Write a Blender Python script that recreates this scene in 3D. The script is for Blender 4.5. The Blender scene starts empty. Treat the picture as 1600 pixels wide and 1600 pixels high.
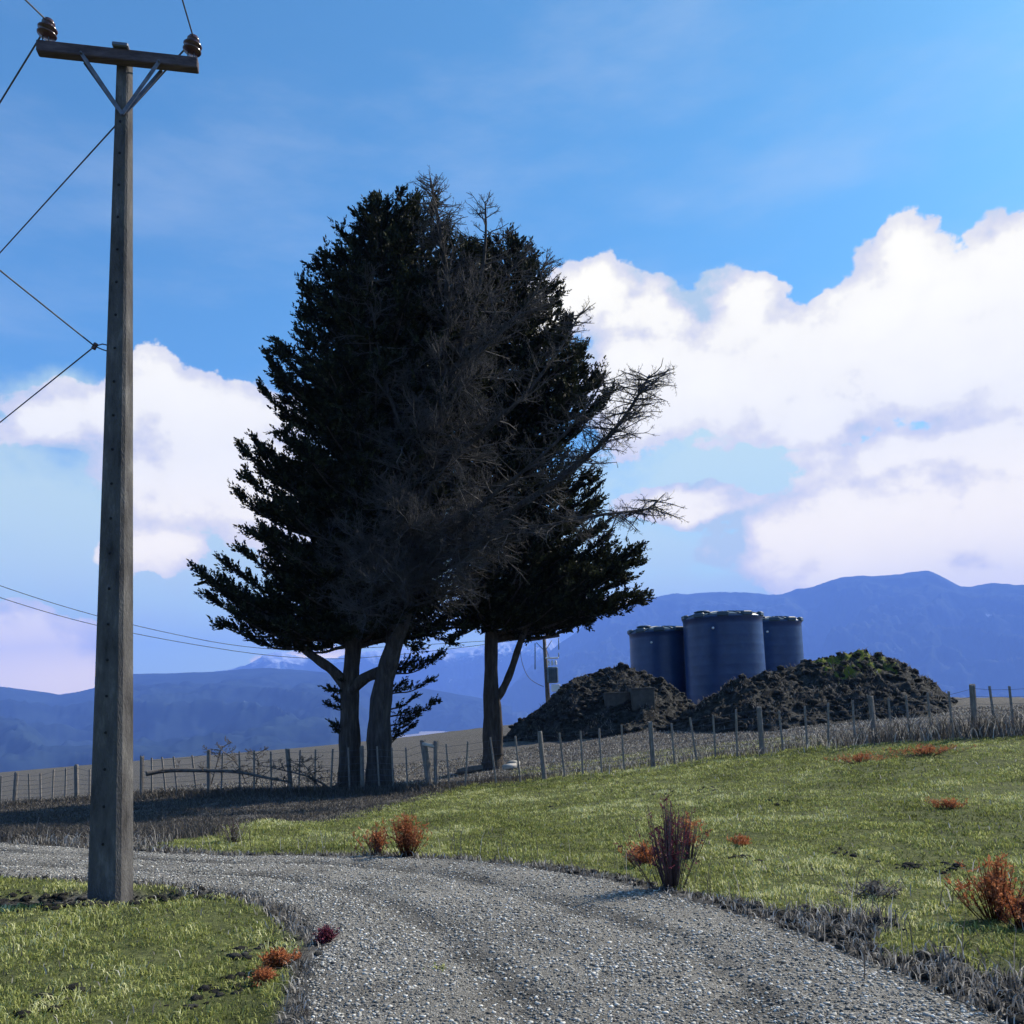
import bpy, math, random
import numpy as np
from mathutils import Vector, Matrix
random.seed(11); rng = np.random.default_rng(7)
S = bpy.context.scene; COL = S.collection
R = math.radians
# ------------------------------------------------------------------ camera model
F = 1350.0; CX, CY = 800.0, 970.0; PITCH = R(5.5); ROLL = R(2.0); EYE = 1.6
fw = Vector((0, math.cos(PITCH), math.sin(PITCH)))
R0 = Vector((1, 0, 0)); U0 = Vector((0, -math.sin(PITCH), math.cos(PITCH)))
rt = R0*math.cos(ROLL) - U0*math.sin(ROLL); up = U0*math.cos(ROLL) + R0*math.sin(ROLL)
C0 = Vector((0, 0, EYE))
def ray(px, py): return fw + rt*((px-CX)/F) + up*((CY-py)/F)
def at(px, py, Y):
    d = ray(px, py); return C0 + d*(Y/d.y)
def at_z(px, py, z):
    d = ray(px, py); return C0 + d*((z-EYE)/d.z)
cam = bpy.data.cameras.new('camera'); co = bpy.data.objects.new('camera', cam); COL.objects.link(co)
co.matrix_world = Matrix(((rt.x, up.x, -fw.x, 0), (rt.y, up.y, -fw.y, 0), (rt.z, up.z, -fw.z, EYE), (0, 0, 0, 1)))
cam.sensor_width = 36; cam.lens = F/1600*36; cam.shift_y = 170/1600; cam.clip_end = 90000; cam.clip_start = .05
S.camera = co
# ------------------------------------------------------------------ noise
def _h(ix, iy, s):
    n = (ix.astype(np.int64)*374761393 + iy.astype(np.int64)*668265263 + s*144665) & 0x7fffffff
    n = ((n ^ (n >> 13))*1274126177) & 0x7fffffff
    return ((n ^ (n >> 16)) & 0xffff)/65535.0
def vnoise(x, y, s=0):
    x = np.asarray(x, float); y = np.asarray(y, float)
    ix = np.floor(x); iy = np.floor(y); fx = x-ix; fy = y-iy
    fx = fx*fx*(3-2*fx); fy = fy*fy*(3-2*fy)
    a = _h(ix, iy, s); b = _h(ix+1, iy, s); c = _h(ix, iy+1, s); d = _h(ix+1, iy+1, s)
    return (a*(1-fx)+b*fx)*(1-fy) + (c*(1-fx)+d*fx)*fy
def fbm(x, y, o=4, s=0):
    r = 0; a = .5; t = 0
    for k in range(o):
        r = r + a*vnoise(x*2**k, y*2**k, s+k*17); t += a; a *= .5
    return r/t
def sst(a, b, x):
    t = np.clip((np.asarray(x, float)-a)/(b-a), 0, 1); return t*t*(3-2*t)
# ------------------------------------------------------------------ terrain
ctl = [(172,1405,7.8),(400,1332,11.4),(800,1346,9.3),(1200,1426,6.5),(1600,1500,5.0),(0,1330,11.2),
 (225,1245,24),(449,1240,23.3),(600,1238,22.4),(700,1232,21.6),(840,1218,20.6),(1018,1199,20.2),(1185,1177,19.5),(1360,1163,18.8),(1520,1151,18),(1600,1146,17.6),
 (0,1265,24),(0,1213,60),(225,1195,60),(500,1172,60),(680,1147,55),(768,1202,26),(1570,1107,45),(1135,1097,37),(1030,1142,29),(1250,1130,27),(900,1140,34)]
P = [tuple(at(*c)) for c in ctl] + [(0,0,0),(-5,-4,0),(5,-4,0),(-5,4,0),(5,3.5,.02),(12,8,.15),(-14,9,-.15),(25,30,1.0),(-30,30,-1.6),(0,4,0)]
P = np.array(P)
def _phi(d2): return .5*d2*np.log(d2+1e-9)
n = len(P)
K = _phi(((P[:,None,:2]-P[None,:,:2])**2).sum(-1)) + np.eye(n)*2.0
Q = np.c_[np.ones(n), P[:,:2]]
A = np.block([[K, Q],[Q.T, np.zeros((3,3))]])
W = np.linalg.solve(A, np.r_[P[:,2], 0, 0, 0])
def T(x, y):
    x = np.atleast_1d(np.asarray(x, float)); y = np.atleast_1d(np.asarray(y, float))
    r = np.hypot(x, y); k = np.minimum(1, 62/np.maximum(r, 1e-6))
    cx = x*k; cy = np.maximum(y*k, -6)
    z = W[n] + W[n+1]*cx + W[n+2]*cy
    for i in range(n): z = z + W[i]*_phi((cx-P[i,0])**2+(cy-P[i,1])**2)
    e = np.maximum(r-66, 0)
    drop = np.minimum(.13*e*sst(0, 30, e), 232)
    drop = 232*(1-np.exp(-drop/232*1.25))
    return z - drop
def Ts(x, y): return float(T(x, y)[0])
def ground_px(px, py, Y0=8):
    d = ray(px, py); lo, hi = .3, 70.0
    t = lo
    while t < 75:
        p = C0 + d*(t/d.y)
        if p.z < Ts(p.x, p.y): break
        t *= 1.01
    return Vector((p.x, p.y, Ts(p.x, p.y)))
# ------------------------------------------------------------------ road outline (world xy)
Ledge = [(478,1800),(462,1600),(446,1545),(500,1475),(430,1418),(330,1388),(200,1382),(100,1374),(-100,1374),(-600,1384)]
Redge = [(-600,1306),(0,1318),(200,1329),(400,1336),(600,1336),(800,1348),(1000,1380),(1200,1432),(1400,1505),(1600,1600),(1900,1760),(2300,2100)]
def gp(p): q = ground_px(*p); return (q.x, q.y)
def chaikin(p, k=2):
    for _ in range(k):
        q = [p[0]]
        for a, b in zip(p[:-1], p[1:]):
            q += [tuple(np.array(a)*.75+np.array(b)*.25), tuple(np.array(a)*.25+np.array(b)*.75)]
        p = q + [p[-1]]
    return p
LE = chaikin([(-.9,-4.0),(-1.1,1.5)] + [gp(p) for p in Ledge] + [(-30, 9.5)])
RE = chaikin([(-30, 16.5)] + [gp(p) for p in Redge] + [(3.9, -4)])
poly = np.array(LE + RE)
def sdroad(x, y):      # >0 inside road
    x = np.asarray(x, float); y = np.asarray(y, float)
    d = np.full(x.shape, 1e9); ins = np.zeros(x.shape, bool)
    m = len(poly)
    for i in range(m):
        ax, ay = poly[i]; bx, by = poly[(i+1) % m]
        ex, ey = bx-ax, by-ay; L = ex*ex+ey*ey+1e-12
        t = np.clip(((x-ax)*ex+(y-ay)*ey)/L, 0, 1)
        d = np.minimum(d, (x-ax-t*ex)**2+(y-ay-t*ey)**2)
        c = ((ay > y) != (by > y)) & (x < ex*(y-ay)/(ey if abs(ey) > 1e-12 else 1e-12)+ax)
        ins ^= c
    d = np.sqrt(d); return np.where(ins, d, -d)
# fence line in plan: list of (px, Y)
FL = [(-60,25.2),(222,24),(449,23.3),(600,22.4),(700,21.6),(843,20.6),(1016,20.2),(1186,19.5),(1360,18.8),(1519,18),(1700,17.2)]
FLx = np.array([at(p, 1200, Y).x for p, Y in FL]); FLy = np.array([Y for p, Y in FL])
def fenceY(x): return np.interp(x, FLx, FLy)
def fy_px(px): return float(np.interp(px, [p for p, _ in FL], [Y for _, Y in FL]))
def dryness(x, y):
    x = np.asarray(x, float); y = np.asarray(y, float)
    sd = sdroad(x, y); nz = fbm(x*1.3+5, y*1.3, 4, 3); nz2 = fbm(x*.35, y*.35, 3, 9)
    far = (x*0 + np.interp(np.clip(x,-6,6), [-6,-2,2,6], [1.0,.8,.9,1.2]))
    band = np.where(y > x*0+8.3, .34+.1*far, .3)
    right = sst(.5, 2.6, x)*sst(2, 5.5, 10-y)*1.9
    w = .05 + .22*right + .9*(nz-.5)*(.5+right*.6)
    v = 1-sst(w, w+.16, -sd)
    df = y - fenceY(x)
    behind = sst(-.1, .5, df + (nz-.5))
    lf = 1-sst(-.6, .8, x+.0)
    rf = sst(6.2, 8.2, x)
    f = np.maximum(behind*np.maximum(lf, .25+.6*nz2), rf*sst(-.7, 0, df)*.9)
    f = np.maximum(f, behind*sst(2.5, 5, df))
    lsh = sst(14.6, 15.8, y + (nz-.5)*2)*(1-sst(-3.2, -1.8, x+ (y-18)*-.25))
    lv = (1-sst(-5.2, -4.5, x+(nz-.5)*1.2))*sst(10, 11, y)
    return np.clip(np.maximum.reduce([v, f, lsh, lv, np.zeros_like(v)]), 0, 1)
# ------------------------------------------------------------------ mesh helpers
def link(o, parent=None):
    COL.objects.link(o)
    if parent is not None:
        o.parent = parent; o.matrix_parent_inverse = Matrix.Translation(-parent.location) if parent.type == 'EMPTY' else Matrix.Identity(4)
    return o
def npmesh(name, V, F3=None, F4=None, mat=None, parent=None, attrs=None, smooth=False):
    V = np.asarray(V, np.float32); me = bpy.data.meshes.new(name)
    F3 = np.zeros((0,3), np.int32) if F3 is None else np.asarray(F3, np.int32)
    F4 = np.zeros((0,4), np.int32) if F4 is None else np.asarray(F4, np.int32)
    me.vertices.add(len(V)); me.vertices.foreach_set('co', V.ravel())
    nl = F3.size+F4.size; me.loops.add(nl); me.loops.foreach_set('vertex_index', np.r_[F3.ravel(), F4.ravel()].astype(np.int32))
    me.polygons.add(len(F3)+len(F4))
    ls = np.r_[np.arange(len(F3))*3, F3.size+np.arange(len(F4))*4].astype(np.int32)
    me.polygons.foreach_set('loop_start', ls)
    if smooth: me.polygons.foreach_set('use_smooth', np.ones(len(ls), bool))
    for k, a in (attrs or {}).items():
        at_ = me.attributes.new(k, 'FLOAT', 'POINT'); at_.data.foreach_set('value', np.asarray(a, np.float32))
    me.update(calc_edges=True); me.validate()
    if mat: me.materials.append(mat)
    o = bpy.data.objects.new(name, me); link(o, parent); return o
class MB:
    def __init__(s): s.v = []; s.f = []; s.sm = []
    def add(s, vs, fs, smooth=False):
        b = len(s.v); s.v += [tuple(v) for v in vs]; s.f += [tuple(i+b for i in f) for f in fs]; s.sm += [smooth]*len(fs)
    def box(s, c, sz, m=None, bev=.0):
        x, y, z = [k/2 for k in sz]; m = m or Matrix.Identity(3); c = Vector(c)
        if bev <= 0:
            vs = [c + m@Vector((a*x, b*y, d*z)) for a in (-1,1) for b in (-1,1) for d in (-1,1)]
            s.add(vs, [(0,1,3,2),(4,6,7,5),(0,4,5,1),(2,3,7,6),(0,2,6,4),(1,5,7,3)]); return
        # chamfered vertical edges + top
        pts = lambda X, Y, k: [(-X+k,-Y),(X-k,-Y),(X,-Y+k),(X,Y-k),(X-k,Y),(-X+k,Y),(-X,Y-k),(-X,-Y+k)]
        rings = [(x-bev,y-bev,-z),(x,y,-z+bev),(x,y,z-bev),(x-bev,y-bev,z)]
        vs = []
        for X, Y, Z in rings: vs += [c + m@Vector((a, b, Z)) for a, b in pts(X, Y, bev)]
        fs = [(r*8+i, r*8+(i+1)%8, (r+1)*8+(i+1)%8, (r+1)*8+i) for r in range(3) for i in range(8)]
        fs += [tuple(range(7,-1,-1)), tuple(range(24,32))]; s.add(vs, fs)
    def tube(s, pts, rad, n=6, cap=True, smooth=True):
        pts = [Vector(p) for p in pts]; m = len(pts)
        if not hasattr(rad, '__len__'): rad = [rad]*m
        vs = []; u = None
        for i, p in enumerate(pts):
            t = (pts[min(i+1, m-1)]-pts[max(i-1, 0)]).normalized()
            if u is None: u = t.orthogonal().normalized()
            else:
                u = (u - t*u.dot(t)); u = u.normalized() if u.length > 1e-6 else t.orthogonal().normalized()
            w = t.cross(u)
            vs += [p + (u*math.cos(2*math.pi*k/n)+w*math.sin(2*math.pi*k/n))*rad[i] for k in range(n)]
        fs = [(i*n+k, i*n+(k+1)%n, (i+1)*n+(k+1)%n, (i+1)*n+k) for i in range(m-1) for k in range(n)]
        if cap: fs += [tuple(range(n-1,-1,-1)), tuple(range((m-1)*n, m*n))]
        s.add(vs, fs, smooth)
    def lathe(s, prof, n=32, c=(0,0,0), m=None, smooth=True, cap=True):
        m = m or Matrix.Identity(3); c = Vector(c); vs = []
        for r, z in prof: vs += [c + m@Vector((r*math.cos(2*math.pi*k/n), r*math.sin(2*math.pi*k/n), z)) for k in range(n)]
        fs = [(i*n+k, i*n+(k+1)%n, (i+1)*n+(k+1)%n, (i+1)*n+k) for i in range(len(prof)-1) for k in range(n)]
        if cap: fs += [tuple(range(n-1,-1,-1)), tuple(range((len(prof)-1)*n, len(prof)*n))]
        s.add(vs, fs, smooth)
    def build(s, name, mat, parent=None):
        me = bpy.data.meshes.new(name); me.from_pydata(s.v, [], s.f); me.polygons.foreach_set('use_smooth', s.sm); me.update()
        me.materials.append(mat); o = bpy.data.objects.new(name, me); return link(o, parent)
def thing(name, loc, label, cat, group=None):
    o = bpy.data.objects.new(name, None); o.empty_display_size = .1; COL.objects.link(o); o.location = loc
    return tag(o, label, cat, group)
def tag(o, label=None, cat=None, group=None, kind=None):
    if label: o['label'] = label
    if cat: o['category'] = cat
    if group: o['group'] = group
    if kind: o['kind'] = kind
    return o
# ------------------------------------------------------------------ materials
def new_mat(name):
    m = bpy.data.materials.new(name); m.use_nodes = True; nt = m.node_tree; nt.nodes.clear()
    out = nt.nodes.new('ShaderNodeOutputMaterial'); return m, nt, out
def N(nt, t, **k):
    x = nt.nodes.new(t)
    for a, b in k.items():
        if a.startswith('i_'):
            key = a[2:]; key = int(key) if key.isdigit() else key.replace('_', ' ')
            x.inputs[key].default_value = b
        else: setattr(x, a, b)
    return x
def ramp(nt, stops, fac=None):
    r = nt.nodes.new('ShaderNodeValToRGB'); e = r.color_ramp.elements
    while len(e) < len(stops): e.new(.5)
    for q, (p, c) in zip(e, stops): q.position = p; q.color = (*c, 1)
    if fac is not None: nt.links.new(fac, r.inputs[0])
    return r
def mix(nt, fac, a, b, typ='MIX'):
    m = nt.nodes.new('ShaderNodeMix'); m.data_type = 'RGBA'; m.blend_type = typ
    for s_, v in ((0, fac), (6, a), (7, b)):
        if isinstance(v, (int, float)): m.inputs[s_].default_value = v
        elif isinstance(v, tuple): m.inputs[s_].default_value = (*v, 1)
        else: nt.links.new(v, m.inputs[s_])
    return m.outputs[2]
def noisy(name, stops, scale=8, rough=.85, bump=.3, bscale=40, detail=6, stretch=None, spec=.2, metal=0, bdist=.02):
    m, nt, out = new_mat(name); tc = N(nt, 'ShaderNodeTexCoord'); mp = N(nt, 'ShaderNodeMapping')
    nt.links.new(tc.outputs['Object'], mp.inputs[0])
    if stretch: mp.inputs['Scale'].default_value = stretch
    n1 = N(nt, 'ShaderNodeTexNoise', i_Scale=scale, i_Detail=detail, i_Roughness=.65); nt.links.new(mp.outputs[0], n1.inputs['Vector'])
    r = ramp(nt, stops, n1.outputs['Fac'])
    b = N(nt, 'ShaderNodeBsdfPrincipled', i_Roughness=rough, i_Metallic=metal); b.inputs['Specular IOR Level'].default_value = spec
    nt.links.new(r.outputs[0], b.inputs['Base Color'])
    n2 = N(nt, 'ShaderNodeTexNoise', i_Scale=bscale, i_Detail=5); nt.links.new(mp.outputs[0], n2.inputs['Vector'])
    bp = N(nt, 'ShaderNodeBump', i_Strength=bump, i_Distance=bdist); nt.links.new(n2.outputs['Fac'], bp.inputs['Height']); nt.links.new(bp.outputs[0], b.inputs['Normal'])
    nt.links.new(b.outputs[0], out.inputs[0]); return m
g3 = lambda v, w=1.0: (v*1.03*w, v, v*.95/w)
M = {}
M['concrete'] = noisy('pole_concrete', [(.33,(.04,.037,.036)),(.48,(.085,.08,.077)),(.56,(.10,.095,.09)),(.68,(.17,.16,.15))], 7, .9, .8, 90, detail=10, stretch=(1,1,.3))
M['hole'] = noisy('bolt_hole_dark', [(.4,(.01,.01,.01)),(.6,(.02,.02,.02))])
M['arm'] = noisy('hardwood_arm', [(.35,(.06,.045,.05)),(.65,(.12,.095,.10))], 9, .85, .4, 50, stretch=(.3,3,3))
M['galv'] = noisy('galvanised_steel', [(.35,(.09,.10,.12)),(.65,(.17,.18,.21))], 12, .5, .1, 60, metal=.6)
M['porcelain'] = noisy('brown_porcelain', [(.4,(.05,.025,.03)),(.6,(.08,.04,.045))], 5, .25, .02, 20, spec=.6)
M['wire'] = noisy('aluminium_wire', [(.4,(.06,.07,.09)),(.6,(.10,.11,.13))], 9, .5, .1)
M['post'] = noisy('weathered_post', [(.3,(.10,.09,.08)),(.5,(.17,.155,.14)),(.7,(.27,.25,.23))], 14, .9, .6, 60, stretch=(3,3,.4))
M['batten'] = noisy('weathered_batten', [(.3,(.13,.115,.10)),(.7,(.30,.27,.24))], 14, .9, .5, 60, stretch=(3,3,.4))
M['bark'] = noisy('conifer_bark', [(.3,(.035,.028,.024)),(.5,(.065,.055,.048)),(.72,(.12,.105,.095))], 5, .95, 1.0, 14, stretch=(2.2,2.2,.35), bdist=.08)
M['larchbark'] = noisy('larch_bark', [(.3,(.03,.026,.025)),(.5,(.055,.049,.047)),(.72,(.10,.09,.085))], 5, .95, 1.0, 14, stretch=(2.2,2.2,.35), bdist=.07)
M['twig'] = noisy('bare_twig', [(.3,(.036,.035,.036)),(.7,(.092,.089,.088))], 3, .9, .2, 30)
M['tank'] = noisy('tank_plastic', [(.3,(.012,.034,.10)),(.7,(.028,.062,.15))], 1.6, .33, .08, 6, spec=.45)
M['tanklid'] = noisy('tank_lid_plastic', [(.3,(.03,.06,.09)),(.7,(.05,.09,.12))], 3, .5, .1, 8, spec=.4)
M['trough'] = noisy('trough_concrete', [(.3,(.06,.058,.055)),(.7,(.11,.107,.10))], 5, .9, .4, 30)
M['white'] = noisy('white_paint', [(.4,(.7,.7,.68)),(.6,(.8,.8,.78))], 4, .6, .1)
M['steelpaint'] = noisy('transformer_steel', [(.4,(.11,.15,.17)),(.6,(.16,.20,.22))], 4, .5, .1)
M['deadwood'] = noisy('dead_wood', [(.3,(.07,.06,.055)),(.7,(.16,.145,.13))], 8, .95, .5, 30)
M['palewood'] = noisy('pale_cut_wood', [(.3,(.34,.31,.27)),(.7,(.58,.54,.48))], 8, .9, .4, 30)
M['purple'] = noisy('dark_stem', [(.3,(.055,.035,.04)),(.7,(.12,.085,.085))], 6, .9, .2)
def leafmat(name, stops, trans=.35, rough=.7, scale=None):
    m, nt, out = new_mat(name); a = N(nt, 'ShaderNodeAttribute'); a.attribute_name = 'tint'
    r = ramp(nt, stops, a.outputs['Fac'])
    d = N(nt, 'ShaderNodeBsdfDiffuse'); t = N(nt, 'ShaderNodeBsdfTranslucent'); g = N(nt, 'ShaderNodeBsdfGlossy', i_Roughness=.45)
    g.inputs[0].default_value = (.5,.5,.5,1)
    for q in (d, t): nt.links.new(r.outputs[0], q.inputs[0])
    m1 = N(nt, 'ShaderNodeMixShader', i_0=trans); nt.links.new(d.outputs[0], m1.inputs[1]); nt.links.new(t.outputs[0], m1.inputs[2])
    m2 = N(nt, 'ShaderNodeMixShader', i_0=.02); nt.links.new(m1.outputs[0], m2.inputs[1]); nt.links.new(g.outputs[0], m2.inputs[2])
    nt.links.new(m2.outputs[0], out.inputs[0]); return m
M['grass'] = leafmat('pasture_grass', [(0,(.07,.08,.022)),(.4,(.245,.27,.065)),(.75,(.45,.47,.16)),(1,(.72,.70,.40))], .35)
M['drygrass'] = leafmat('dry_grass', [(0,(.05,.045,.04)),(.5,(.15,.138,.124)),(.85,(.36,.34,.31)),(1,(.55,.52,.47))], .3)
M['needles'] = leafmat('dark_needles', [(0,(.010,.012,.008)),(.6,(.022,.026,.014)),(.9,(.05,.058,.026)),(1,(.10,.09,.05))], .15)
M['rust'] = leafmat('rusty_leaves', [(0,(.16,.055,.025)),(.5,(.42,.15,.06)),(1,(.62,.27,.13))], .35)
M['magenta'] = leafmat('wine_red_stems', [(0,(.07,.02,.03)),(1,(.24,.06,.09))], .2)
# ground
def ground_mat():
    m, nt, out = new_mat('ground_soil_and_turf'); tc = N(nt, 'ShaderNodeTexCoord')
    at_ = N(nt, 'ShaderNodeAttribute'); at_.attribute_name = 'dry'; af = N(nt, 'ShaderNodeAttribute'); af.attribute_name = 'farland'
    n1 = N(nt, 'ShaderNodeTexNoise', i_Scale=14, i_Detail=8, i_Roughness=.75); n2 = N(nt, 'ShaderNodeTexNoise', i_Scale=1.1, i_Detail=6); n3 = N(nt, 'ShaderNodeTexNoise', i_Scale=.0012, i_Detail=6, i_Roughness=.6)
    for q in (n1, n2, n3): nt.links.new(tc.outputs['Object'], q.inputs['Vector'])
    green = ramp(nt, [(.3,(.03,.034,.014)),(.5,(.07,.08,.026)),(.68,(.19,.20,.065))], n1.outputs['Fac'])
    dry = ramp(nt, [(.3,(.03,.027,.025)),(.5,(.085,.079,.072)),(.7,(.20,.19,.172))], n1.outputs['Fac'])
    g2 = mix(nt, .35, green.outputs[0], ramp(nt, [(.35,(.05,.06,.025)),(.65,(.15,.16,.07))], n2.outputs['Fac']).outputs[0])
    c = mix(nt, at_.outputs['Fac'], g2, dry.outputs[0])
    far = ramp(nt, [(.35,(.06,.09,.05)),(.46,(.15,.15,.10)),(.5,(.30,.27,.22)),(.62,(.34,.30,.25))], n3.outputs['Fac'])
    c = mix(nt, af.outputs['Fac'], c, far.outputs[0])
    b = N(nt, 'ShaderNodeBsdfPrincipled', i_Roughness=.95); b.inputs['Specular IOR Level'].default_value = .1
    nt.links.new(c, b.inputs['Base Color'])
    bp = N(nt, 'ShaderNodeBump', i_Strength=.8, i_Distance=.04); nt.links.new(n1.outputs['Fac'], bp.inputs['Height']); nt.links.new(bp.outputs[0], b.inputs['Normal'])
    nt.links.new(b.outputs[0], out.inputs[0]); return m
M['ground'] = ground_mat()
def gravel_mat():
    m, nt, out = new_mat('road_gravel'); tc = N(nt, 'ShaderNodeTexCoord')
    v = N(nt, 'ShaderNodeTexVoronoi', i_Scale=70, i_Randomness=1); n1 = N(nt, 'ShaderNodeTexNoise', i_Scale=90, i_Detail=6, i_Roughness=.8); n2 = N(nt, 'ShaderNodeTexNoise', i_Scale=.9, i_Detail=5, i_Roughness=.65)
    nd = N(nt, 'ShaderNodeTexNoise', i_Scale=25, i_Detail=3)
    nt.links.new(tc.outputs['Object'], nd.inputs['Vector'])
    add = N(nt, 'ShaderNodeVectorMath', operation='MULTIPLY_ADD'); nt.links.new(nd.outputs['Color'], add.inputs[0]); add.inputs[1].default_value = (.03,.03,.03); nt.links.new(tc.outputs['Object'], add.inputs[2])
    nt.links.new(add.outputs[0], v.inputs['Vector'])
    for q in (n1, n2): nt.links.new(tc.outputs['Object'], q.inputs['Vector'])
    sep = N(nt, 'ShaderNodeSeparateColor'); nt.links.new(v.outputs['Color'], sep.inputs[0])
    st = ramp(nt, [(0,(.07,.066,.06)),(.5,(.17,.162,.148)),(.85,(.31,.298,.273)),(1,(.52,.50,.46))], sep.outputs[0])
    fine = ramp(nt, [(.32,(.04,.038,.034)),(.5,(.165,.157,.143)),(.66,(.36,.345,.315))], n1.outputs['Fac'])
    c = mix(nt, .5, st.outputs[0], fine.outputs[0])
    c = mix(nt, 1.0, c, ramp(nt, [(.3,(.75,.73,.70)),(.52,(1.3,1.28,1.22)),(.68,(1.6,1.57,1.50))], n2.outputs['Fac']).outputs[0], 'MULTIPLY')
    wt = N(nt, 'ShaderNodeAttribute'); wt.attribute_name = 'wet'
    c = mix(nt, wt.outputs['Fac'], c, (.045,.042,.038))
    b = N(nt, 'ShaderNodeBsdfPrincipled', i_Roughness=.9); b.inputs['Specular IOR Level'].default_value = .2
    nt.links.new(c, b.inputs['Base Color'])
    mth = N(nt, 'ShaderNodeMath', operation='MULTIPLY_ADD', i_1=-1.2); nt.links.new(v.outputs['Distance'], mth.inputs[0]); nt.links.new(n1.outputs['Fac'], mth.inputs[2])
    bp = N(nt, 'ShaderNodeBump', i_Strength=1.0, i_Distance=.018); nt.links.new(mth.outputs[0], bp.inputs['Height']); nt.links.new(bp.outputs[0], b.inputs['Normal'])
    nt.links.new(b.outputs[0], out.inputs[0]); return m
M['gravel'] = gravel_mat()
def stonemat():
    m, nt, out = new_mat('loose_stone'); a = N(nt, 'ShaderNodeAttribute'); a.attribute_name = 'tint'
    r = ramp(nt, [(0,(.05,.046,.04)),(.4,(.20,.19,.168)),(.8,(.42,.40,.355)),(1,(.68,.65,.58))], a.outputs['Fac'])
    b = N(nt, 'ShaderNodeBsdfPrincipled', i_Roughness=.85); nt.links.new(r.outputs[0], b.inputs['Base Color']); nt.links.new(b.outputs[0], out.inputs[0]); return m
M['stone'] = stonemat()
def soilmat():
    m, nt, out = new_mat('heaped_soil'); tc = N(nt, 'ShaderNodeTexCoord')
    n1 = N(nt, 'ShaderNodeTexNoise', i_Scale=5, i_Detail=8, i_Roughness=.75); n2 = N(nt, 'ShaderNodeTexNoise', i_Scale=.9, i_Detail=5)
    for q in (n1, n2): nt.links.new(tc.outputs['Object'], q.inputs['Vector'])
    c = ramp(nt, [(.3,(.014,.013,.012)),(.5,(.036,.035,.032)),(.7,(.12,.116,.108))], n1.outputs['Fac']).outputs[0]
    at_ = N(nt, 'ShaderNodeAttribute'); at_.attribute_name = 'moss'
    c = mix(nt, at_.outputs['Fac'], c, (.17,.185,.035))
    b = N(nt, 'ShaderNodeBsdfPrincipled', i_Roughness=.95); b.inputs['Specular IOR Level'].default_value = .1; nt.links.new(c, b.inputs['Base Color'])
    bp = N(nt, 'ShaderNodeBump', i_Strength=1, i_Distance=.12); nt.links.new(n1.outputs['Fac'], bp.inputs['Height']); nt.links.new(bp.outputs[0], b.inputs['Normal'])
    nt.links.new(b.outputs[0], out.inputs[0]); return m
M['soil'] = soilmat()
def hillmat(name, snow_z, snow_w, base=((.008,.016,.022),(.028,.045,.045)), patch=.0):
    m, nt, out = new_mat(name); tc = N(nt, 'ShaderNodeTexCoord')
    n1 = N(nt, 'ShaderNodeTexNoise', i_Scale=.004, i_Detail=9, i_Roughness=.7); n2 = N(nt, 'ShaderNodeTexNoise', i_Scale=.0011, i_Detail=5)
    for q in (n1, n2): nt.links.new(tc.outputs['Object'], q.inputs['Vector'])
    c = ramp(nt, [(.35,base[0]),(.65,base[1])], n1.outputs['Fac']).outputs[0]
    sp = N(nt, 'ShaderNodeSeparateXYZ'); nt.links.new(tc.outputs['Object'], sp.inputs[0])
    mr = N(nt, 'ShaderNodeMapRange', i_From_Min=snow_z-snow_w, i_From_Max=snow_z+snow_w); nt.links.new(sp.outputs['Z'], mr.inputs[0])
    ad = N(nt, 'ShaderNodeMath', operation='ADD'); nt.links.new(mr.outputs[0], ad.inputs[0]); nt.links.new(n1.outputs['Fac'], ad.inputs[1])
    s_ = N(nt, 'ShaderNodeMapRange', i_From_Min=1.0, i_From_Max=1.15); nt.links.new(ad.outputs[0], s_.inputs[0])
    c = mix(nt, s_.outputs[0], c, (.6,.63,.66))
    pr = N(nt, 'ShaderNodeMapRange', i_From_Min=.70-patch, i_From_Max=.72-patch); nt.links.new(n1.outputs['Fac'], pr.inputs[0])
    c = mix(nt, pr.outputs[0], c, (.45,.47,.45))
    b = N(nt, 'ShaderNodeBsdfPrincipled', i_Roughness=.95); b.inputs['Specular IOR Level'].default_value = 0; nt.links.new(c, b.inputs['Base Color'])
    nt.links.new(b.outputs[0], out.inputs[0]); return m
# ------------------------------------------------------------------ ground sheet
az = np.unique(np.r_[np.arange(-50, 50.01, .28), np.arange(50, 310.1, 4)]); az = np.radians(az)
rr = [0.0, .4]
while rr[-1] < 16000: rr.append(rr[-1]*1.02 + .004)
rr = np.array(rr[1:])
RR, AZ = np.meshgrid(rr, az, indexing='ij'); X = RR*np.sin(AZ); Y = RR*np.cos(AZ)
Z = T(X.ravel(), Y.ravel()).reshape(X.shape)
near = 1-sst(40, 70, RR)
sd = sdroad(X.ravel(), Y.ravel()).reshape(X.shape)
off = 1-sst(-.25, .05, sd)
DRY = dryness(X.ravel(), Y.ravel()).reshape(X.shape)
verge = DRY*(1-sst(.6, 1.6, -sd))*off
bum = (fbm(X*1.1, Y*1.1, 5, 1)-.5)*.10 + (fbm(X*7, Y*7, 3, 5)-.5)*(.03+.10*verge)
Z = Z + near*off*bum
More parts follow.
